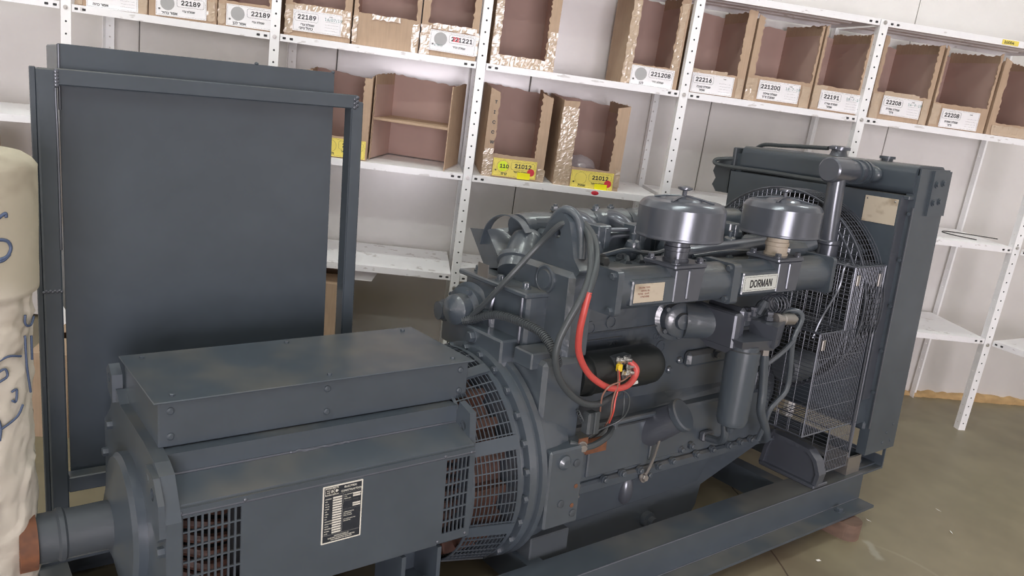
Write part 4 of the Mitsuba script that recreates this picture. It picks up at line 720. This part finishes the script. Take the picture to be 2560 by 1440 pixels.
gp('oil_pipe', [tube([(-.60, .12, .77), (-.575, .085, .805), (-.55, .06, .805), (-.545, .05, .78), (-.565, .05, .735), (-.575, .05, .69), (-.56, .05, .58), (-.565, .05, .52), (-.60, .055, .485), (-.628, .06, .455), (-.632, .07, .39), (-.625, .09, .33)], .0095, 10)], parent=en)
gp('oil_pipe', [tube([(-.57, .05, .71), (-.62, .05, .675), (-.70, .07, .62), (-.77, .11, .57)], .009, 10)], parent=en)
gp('return_pipe', [tube([(-.83, .09, .43), (-.82, .09, .38), (-.80, .12, .345), (-.79, .18, .33)], .014, 10)], parent=en)
gp('clip', [rbox(-.80, -.74, .19, .215, .31, .345, .006), rbox(-.63, -.57, .19, .215, .33, .36, .006)], 'm_paint_gloss', parent=en, smooth=False)
# front mount
mp = Polygon([(.010, .108), (.0, .165), (.022, .215), (.058, .245), (.14, .252), (.225, .254), (.245, .19), (.258, .12), (.26, .108)]).buffer(-.008).buffer(.008)
gp('engine_mount', [prism(mp, 'x', -.325, -.285), prism(mp.buffer(.004).difference(mp.buffer(-.012)), 'x', -.335, -.32), rbox(-.345, -.25, .005, .255, .108, .122, .003), hull([(-.325, .235, .20), (-.285, .235, .20), (-.325, .30, .18), (-.285, .32, .18), (-.38, .30, .26), (-.38, .36, .26), (-.34, .22, .253), (-.285, .22, .253)])], 'm_paint_gloss', parent=en, smooth=False)
gp('mount_bolt', hexbolt((-.30, .03, .122), (0, 0, 1), .012, .014), 'm_rust', parent=en)
gp('front_cover', [rbox(-.40, -.33, .28, .56, .33, .86, .02), lathe([(0, .14), (.02, .14), (.03, .125), (.05, .125), (.055, .14), (.08, .14), (.085, .05), (.12, .05)], (-.33, YC, .40), (1, 0, 0), 36), lathe([(0, .09), (.05, .09), (.055, .075), (.09, .075)], (-.33, YC, .74), (1, 0, 0), 30)], 'm_paint_matt', parent=en, smooth=30, label='front cover with crank pulley')
gp('fan_belt', [band([(-.27, YC + .14 * math.cos(a), .40 + .14 * math.sin(a)) for a in np.linspace(-math.pi - .2, .2, 14)] + [(-.27, YC + .085 * math.cos(a), .74 + .085 * math.sin(a)) for a in np.linspace(.2, math.pi - .2, 9)] + [(-.27, YC - .138, .43)], .02, .008, (1, 0, 0))], 'm_black', parent=en, smooth=False)
gp('charging_dynamo', [lathe([(0, .05), (.01, .06), (.11, .06), (.12, .045), (.14, .05), (.16, .05)], (-.42, .17, .55), (1, 0, 0), 24)], 'm_paint_matt', parent=en)

# ---- radiator
def gp(name, ms, m='m_paint', parent=g, **kw): return obj(name, ms, m, 'gen', parent, **kw)
ra = gp('radiator', [rbox(-.01, .17, .045, .80, .318, 1.225, .003)], 'm_dark', smooth=False, label='radiator core')
def side(y, s): return [box(-.02, .20, min(y, y + s * .006), max(y, y + s * .006), .185, 1.325), box(-.02, -.014, min(y, y + s * .04), max(y, y + s * .04), .185, 1.30), box(.194, .20, min(y, y + s * .04), max(y, y + s * .04), .185, 1.30)]
gp('side_channel', side(0, 1), parent=ra, smooth=False); gp('side_channel', side(.845, -1), parent=ra, smooth=False)
gp('lit_edge_strip', [box(-.075, -.014, .026, .030, .42, 1.215), box(-.028, -.02, .0, .004, .30, 1.18)], 'm_paint_gloss', parent=ra, smooth=False)  # lighter strips added to imitate the lit channel edges
for z in (1.155, .98, .80, .62, .45): gp('bolt', hexbolt((-.02, .012, z), (-1, 0, 0), .008, .008), parent=ra)
gp('bracket', [box(.07, .205, -.006, 0, 1.15, 1.32), box(.066, .07, -.01, 0.0, 1.15, 1.32)], parent=ra, smooth=False)
for x, z in ((.10, 1.27), (.15, 1.275), (.10, 1.20), (.145, 1.205)): gp('bolt', hexbolt((x, -.006, z), (0, -1, 0), .010, .006), parent=ra)
for x, z in ((.12, .26), (.16, .29), (.10, .22), (.16, .22)): gp('rivet', [ball((x, -.001, z), .007, (1, .5, 1), 1)], parent=ra, smooth=True)
fanC = A3(0, YC, .79); R0 = .40
shp = shapely.box(.03, .318, .815, 1.222).difference(Point(YC, .79).buffer(R0 - .015, quad_segs=24))
gp('shroud', [prism(shp, 'x', -.075, -.068), box(-.075, -.014, .03, .034, .318, 1.222), box(-.075, -.014, .811, .815, .318, 1.222)], parent=ra, smooth=False)
tank = shapely.box(-.035, 1.225, .185, 1.335).buffer(-.03).buffer(.03, quad_segs=6)
gp('top_tank', [prism(tank, 'y', .012, .80), rbox(-.055, .20, .008, .82, 1.208, 1.222, .002)], parent=ra, smooth=35)
for y in np.linspace(.06, .78, 15): gp('bolt', hexbolt((-.055, y, 1.214), (-1, 0, 0), .0075, .008, False), 'm_steel' if y < .36 else 'm_paint_gloss', parent=ra)
gp('bottom_tank', [rbox(-.03, .18, .02, .82, .285, .322, .008)], parent=ra, smooth=False)
gp('foot', [box(-.10, -.005, .02, .03, .105, .18), box(-.10, -.092, .03, .12, .105, .20)], 'm_bare', parent=ra, smooth=False, label='bare steel foot bracket')
gp('foot', [box(.0, .14, .03, .10, .106, .112), box(.0, .006, .03, .10, .106, .19)], parent=ra, smooth=False)
gp('filler_neck', [lathe([(0, .040), (.012, .034), (.024, .030), (.03, .030), (.03, .043), (.042, .043), (.046, .03)], (.08, .405, 1.33), (0, 0, 1), 26), rbox(.03, .05, .39, .42, 1.36, 1.374, .003), rbox(.11, .135, .39, .42, 1.36, 1.374, .003)], 'm_paint_gloss', parent=ra, label='filler neck and cap')
gp('plug', [lathe([(0, .022), (.010, .022), (.010, .03), (.02, .03)], (.10, .205, 1.335), (0, 0, 1), 16)], parent=ra)
gp('overflow_hose', [tube([(.07, .45, 1.362), (.075, .55, 1.358), (.08, .68, 1.352), (.09, .79, 1.345), (.09, .84, 1.31), (.05, .86, 1.28)], .0085, 8)], 'm_rubber', parent=ra)
gp('overflow_hose', [tube([(-.02, .835, 1.275), (-.05, .86, 1.272), (-.075, .905, 1.262), (-.08, .90, 1.245), (-.065, .83, 1.238), (-.06, .63, 1.238), (-.06, .47, 1.235), (-.06, .34, 1.234)], .009, 8)], 'm_rubber', parent=ra)
gp('side_lug', [prism(Polygon([(.84, 1.12), (.905, 1.12), (.93, 1.15), (.915, 1.18), (.935, 1.21), (.92, 1.25), (.89, 1.262), (.84, 1.262)]), 'x', -.05, .06), rbox(-.04, .19, .83, .848, 1.22, 1.325, .004)], 'm_paint_matt', parent=ra, smooth=False)
el = [(-.04, .195, 1.285), (-.13, .195, 1.29), (-.205, .2, 1.292)]
gp('inlet_pipe', [tube(el, .040, 18), cyl((-.30, .20, 1.292), (-.19, .20, 1.292), .047, n=26, b=.006), tube([(-.235, .2, 1.27), (-.232, .2, 1.15), (-.222, .2, 1.02), (-.215, .2, .97)], .033, 18)], 'm_paint_gloss', parent=ra)
for x in (-.075, -.10, -.145): gp('hose_clamp', [lathe([(-.006, .046), (.006, .046)], (x, .195, 1.288), (1, 0, .03), 22)], 'm_paint', parent=ra, smooth=False)
gp('hose_coupling', [lathe([(0, .038), (.07, .038), (.075, .043), (.085, .043), (.09, .038)], (-.216, .2, .94), (0, 0, 1), 20), lathe([(.0, .043), (.012, .043)], (-.216, .2, .945), (0, 0, 1), 20)], 'm_paint_gloss', parent=ra)
gp('weld_blob', [ball((-.05, .17, 1.285), .035, (.6, 1.1, .9), 2)], parent=ra, smooth=True)
pk = gp('blank_plate', [box(-.0775, -.0755, -.0, .0, 0, 0)] if False else [rbox(-.0785, -.0755, .034, .165, 1.108, 1.206, .0005)], 'm_plate', parent=ra, smooth=False, label='blank beige plate')
for y in (.045, .155): gp('rivet', [ball((-.0785, y, 1.196), .004, (.5, 1, 1), 1)], 'm_bare', parent=ra, smooth=True)
# fan with guard
fb = []
for k in range(6):
    a = k * math.pi / 3 + .3; c, s = math.cos(a), math.sin(a); P = []
    for r, w, tw in ((.07, .05, .03), (.2, .085, .032), (.365, .12, .03)):
        for e in (-1, 1):
            p = A3(-.125 + e * tw, YC + r * c - e * w / 2 * s, .79 + r * s + e * w / 2 * c); P.append(p)
    gp('fan_blade', [sheet([[P[0], P[1], P[3], P[2]], [P[2], P[3], P[5], P[4]]], .004)], 'm_paint_matt', parent=ra, smooth=False)
gp('fan_hub', [lathe([(0, .06), (.04, .09), (.05, .09), (.06, .03), (.2, .03)], (-.09, YC, .79), (-1, 0, 0), 28)], 'm_paint_matt', parent=ra)
def wires(segs, r=.00135): return [tube([a, b], r, 4, 1) for a, b in segs]
gx0 = -.21
ring = [lathe([(-.003, R0 - .003), (-.003, R0 + .003), (.003, R0 + .003), (.003, R0 - .003)], (x, YC, .79), (1, 0, 0), 72) for x in ()]
def hoop(x, r, t=.0022, n=64): th = np.linspace(0, 2 * np.pi, n + 1); return tube([(x, YC + r * math.cos(q), .79 + r * math.sin(q)) for q in th], t, 5, 1)
gm = [hoop(x, R0 + .004, .0018) for x in np.linspace(gx0, -.075, 8)] + [hoop(gx0, R0 - .03, .005), hoop(gx0, R0 + .006, .0045)]
for q in np.linspace(0, 2 * np.pi, 120, endpoint=False): c, s = math.cos(q), math.sin(q); gm.append(tube([(gx0, YC + R0 * c, .79 + R0 * s), (-.075, YC + R0 * c, .79 + R0 * s)], .0016, 4, 1))
for t in np.arange(-R0 + .02, R0, .0215):
    hh = math.sqrt(max(R0 ** 2 - t * t, 0)); gm += wires([((gx0, YC + t, .79 - hh), (gx0, YC + t, .79 + hh)), ((gx0 - .002, YC - hh, .79 + t), (gx0 - .002, YC + hh, .79 + t))])
k = gp('fan_guard', gm, 'm_paint_gloss', parent=ra, smooth=False, label='round wire-mesh guard around the fan'); labels[k]['kind'] = 'stuff'
# stepped wire cage over the belts
def cage(x0, x1, z0, z1, y0, y1, dv=.0115, dh=.0145):
    s = [((x, y0, z0), (x, y0, z1)) for x in np.arange(x0, x1, dv)] + [((x0, y0, z), (x1, y0, z)) for z in np.linspace(z0, z1, 5)]
    s += [((x0, y0, z), (x0, y1, z)) for z in np.arange(z0, z1, dh)] + [((x0, y, z0), (x0, y, z1)) for y in np.arange(y0, y1, .06)]
    s += [((x, y0, z1), (x, y1, z1)) for x in np.arange(x0, x1, .022)] + [((x0, y, z1), (x1, y, z1)) for y in np.arange(y0, y1, .022)]
    m = wires(s); P = [(x0, y0, z0), (x1, y0, z0), (x1, y0, z1), (x0, y0, z1), (x0, y1, z1), (x0, y1, z0)]
    return m + wires([(P[0], P[1]), (P[1], P[2]), (P[2], P[3]), (P[3], P[0]), (P[3], P[4]), (P[0], P[5]), (P[4], P[5])], .0035)
k = gp('belt_cage', cage(-.292, -.085, .722, .958, .03, .34) + cage(-.445, -.085, .33, .722, .03, .26) + cage(-.262, -.085, .148, .33, .03, .26), 'm_paint_gloss', parent=ra, smooth=False, label='stepped wire cage over the belts'); labels[k]['kind'] = 'stuff'
gp('cage_stay', [tube([(-.34, .035, .975), (-.36, .035, .96), (-.365, .04, .88), (-.42, .05, .78), (-.44, .06, .70)], .0045, 7), tube([(-.12, .024, .94), (-.115, .024, .60), (-.11, .024, .22)], .004, 7)], 'm_paint_gloss', parent=ra)
gp('cage_clip', [rbox(-.28, -.26, .022, .03, .89, .93, .002), rbox(-.13, -.11, .022, .03, .88, .93, .002), rbox(-.43, -.41, .022, .03, .66, .70, .002)], 'm_bare', parent=ra, smooth=False)

# ---- control panel: welded tube stand carrying a sheet-steel cabinet, seen from the rear
pa = g + '__control_panel'
PY = .80
gp('post', [rbox(-2.755, -2.712, PY, PY + .05, .09, 1.40, .004), rbox(-2.768, -2.755, PY + .006, PY + .02, .02, 1.402, .002)], parent=pa, smooth=False)
gp('post', [rbox(-1.925, -1.885, PY, PY + .05, .09, 1.383, .004), box(-1.927, -1.925, PY - .001, PY + .004, .35, 1.36)], parent=pa, smooth=False)
gp('top_rail', [rbox(-2.712, -1.905, PY, PY + .045, 1.361, 1.402, .003)], parent=pa, smooth=False)
gp('bottom_rail', [rbox(-2.712, -1.925, PY, PY + .045, .27, .315, .003)], parent=pa, smooth=False)
gp('back_sheet', [rbox(-2.700, -1.962, PY + .05, PY + .056, .29, 1.462, .001)], parent=pa, smooth=False, label='large plain sheet forming the back of the panel')
gp('cabinet', [rbox(-2.698, -1.964, PY + .056, PY + .26, .77, 1.460, .003)], parent=pa, smooth=False)
gp('weld', [ball((x, PY - .001, z), .006, (1, .5, 1.2), 1) for x in (-2.712,) for z in np.arange(1.362, 1.402, .008)] + [ball((-1.915 + .008 * (i % 2), PY - .001, 1.365 + i * .006), .006, (1, .5, 1), 1) for i in range(6)] + [tube([(-2.715, PY - .001, 1.355), (-2.713, PY - .001, 1.2), (-2.713, PY - .001, .95)], .003, 5)] + [ball((-2.755 + .005 * i, PY - .0005, .84 + .003 * (i % 2)), .004, (1, .5, 1), 1) for i in range(9)] + [tube([(-2.699, PY + .049, z) for z in (1.30, 1.46)], .004, 6)], 'm_paint_gloss', parent=pa, smooth=True)
for x, z in ((-2.20, 1.464), (-1.966, 1.463)): gp('bolt', [ball((x, PY + .053, z), .006, (1, 1, .8), 1)], parent=pa, smooth=True)
# ------------------------------------------------------------------ timber under the skid, concrete post, cartons, scraps
def world_of(p): return R_GEN @ np.asarray(p, float) + GO
b0 = world_of((-.19, -.035, -.012)); ux = R_GEN[:, 0] * [1, 1, 0]; ux /= np.linalg.norm(ux); uy = np.array([-ux[1], ux[0], 0])
def block(c, ang, sx, sy, h, label):
    c2, s2 = math.cos(ang), math.sin(ang); ex = ux * c2 + uy * s2; ey = -ux * s2 + uy * c2
    m = shapely.box(-sx / 2, -sy / 2, sx / 2, sy / 2).buffer(-.045).buffer(.045); m = prism(m, 'z', 0, h); m.vertices = np.array([c[0], c[1], 0]) + m.vertices[:, :1] * ex + m.vertices[:, 1:2] * ey + m.vertices[:, 2:] * WZ
    k = obj('timber_block', m, 'm_wood', 'world', smooth=False); tag(k, label, 'wood block')
block(b0, .15, .10, .17, b0[2] - .002, 'dark worn timber block under the near right end of the skid')
b1 = world_of((-2.35, -.03, -.012)); block(b1, .05, .12, .17, b1[2] - .002, 'timber block under the near left end of the skid')
b2 = world_of((-.25, .87, -.012)); block(b2, .0, .12, .16, max(b2[2] - .002, .01), 'thin timber packing under the far right end of the skid')
# broken concrete post
pc_ = np.array([-1.128, 1.555]); Rp, Hp = .150, 1.238; nth, nz = 110, 130
V = []
th = np.arange(nth) * 2 * np.pi / nth
for i in range(nz + 1):
    z = Hp * i / nz; P3 = np.stack([pc_[0] + Rp * np.cos(th), pc_[1] + Rp * np.sin(th), np.full(nth, z)], 1)
    rough = (meshkit.fbm(P3 * [24, 24, 18], 4, 3) - .5) * .022 * (1 if z < .97 else .12) - .011 * (z < .97) - (.006 if z < .97 else 0) * (meshkit.noise(P3 * 8, 8) > .4)
    if i == nz: rough -= .010 * meshkit.noise(P3 * 20, 5)
    r = Rp + rough; V.append(np.stack([pc_[0] + r * np.cos(th), pc_[1] + r * np.sin(th), np.full(nth, z)], 1))
for j in range(1, 9):
    r = Rp * (1 - j / 9.) - .004; P3 = np.stack([pc_[0] + r * np.cos(th), pc_[1] + r * np.sin(th), np.full(nth, Hp)], 1)
    zz = Hp + .016 * math.sin(min(j / 3, 1) * math.pi / 2) + (meshkit.fbm(P3 * 20, 3, 2) - .5) * .014; P3[:, 2] = zz; V.append(P3)
V.append(np.array([[pc_[0], pc_[1], Hp + .02]])); n_ = len(V) - 1; V = np.vstack(V); F = []
for i in range(n_ - 1):
    a = i * nth; j = np.arange(nth); k2 = (j + 1) % nth; F += [np.stack([a + j, a + k2, a + nth + k2], 1), np.stack([a + j, a + nth + k2, a + nth + j], 1)]
a = (n_ - 1) * nth; j = np.arange(nth); F.append(np.stack([a + j, a + (j + 1) % nth, np.full(nth, len(V) - 1)], 1))
pk_ = thing('concrete_post')
obj('shaft', trimesh.Trimesh(V, np.vstack(F), process=False), 'm_concrete', 'world', pk_, smooth=True)
def scrawl(pts, w=.008):
    """A marker stroke on the post: (degrees to the right of the side facing the room, height)."""
    P = spline(np.array(pts, float), 6); a0 = math.radians(-55) + np.radians(P[:, 0]); r = Rp + .001 - (.012 if P[:, 1].mean() < .97 else 0)
    return tube(np.stack([pc_[0] + r * np.cos(a0), pc_[1] + r * np.sin(a0), P[:, 1]], 1), w / 2, 5, 1)
for p in [[(22, 1.125), (29, 1.14), (35, 1.15), (36, 1.142)], [(18, 1.095), (28, 1.10), (36, 1.095), (39, 1.08), (36, 1.065), (30, 1.06)], [(26, 1.055), (33, 1.058), (38, 1.068)]]: obj('marker_stroke', scrawl(p, .007), 'm_marker', 'world', pk_, smooth=True, label='dark blue marker stroke on the smooth upper part')
for p in [[(59, .925), (59, .905), (68, .895), (80, .905)], [(24, .84), (38, .85), (52, .84)], [(58, .88), (60, .81), (66, .745)], [(70, .87), (71, .815)], [(28, .82), (35, .825), (37, .808), (30, .80)], [(41, .77), (46, .77), (45, .745), (41, .75)], [(26, .74), (30, .70), (29, .67)], [(53, .73), (46, .71), (30, .695)]]: obj('marker_stroke', scrawl(p, .005), 'm_marker', 'world', pk_, smooth=True, label='thin blue-grey scrawl lower down')
tag(pk_, 'rough broken-topped concrete post with blue marker scrawl at the left edge', 'post')
# cartons standing behind the control panel
plain('cardboard_box', A3(-.76, 3.72, .0), (.52, .40, .47), 'large closed carton standing on the floor behind the right edge of the control panel', mm='m_card')
k = obj('printed_sheet', sheet([[(-.21, 3.735, .50), (-.09, 3.735, .50), (-.06, 3.80, .54), (-.20, 3.80, .54)]], .004), 'm_paper', smooth=False); tag(k, 'white printed sheet lying on the carton beside the panel', 'paper')
plain('cardboard_box', A3(-1.262, 2.93, 0), (.13, .34, .33), 'narrow brown carton on the floor between the concrete post and the control panel')
k = plain('cardboard_box', trL([box(-.70, -.69, V0 + .06, V0 + .07, .58, .59)]).vertices.mean(0) * [1, 1, 0] + A3(0, 0, .582), (.45, .33, .40), 'brown carton on the left shelf run behind the concrete post', yaw=math.radians(24))
mat('m_scrap', rgb(.75, .74, .70), .6)
rs = np.random.RandomState(7)
for (u, v, w_) in [(1.622, 2.385, 'in front of the skid, right of the floor joint'), (1.997, 2.686, 'just right of the timber block under the skid'), (2.329, 2.635, 'on the open floor at the right, the nearer of two'), (2.39, 2.807, 'on the open floor at the right, the farther of two'), (1.506, 2.821, 'inside the skid, on the dark floor joint')]:
    a = rs.uniform(0, 3); k = obj('paper_scrap', sheet([[(u - .008 * math.cos(a), v - .008 * math.sin(a), .002), (u + .008 * math.cos(a), v + .008 * math.sin(a), .002), (u + .008 * math.cos(a) - .005, v + .008 * math.sin(a) + .006, .005), (u - .008 * math.cos(a) - .005, v - .008 * math.sin(a) + .006, .004)]], .001), 'm_scrap', smooth=False)
    tag(k, 'tiny pale scrap ' + w_, 'scrap', 'scraps on the floor')
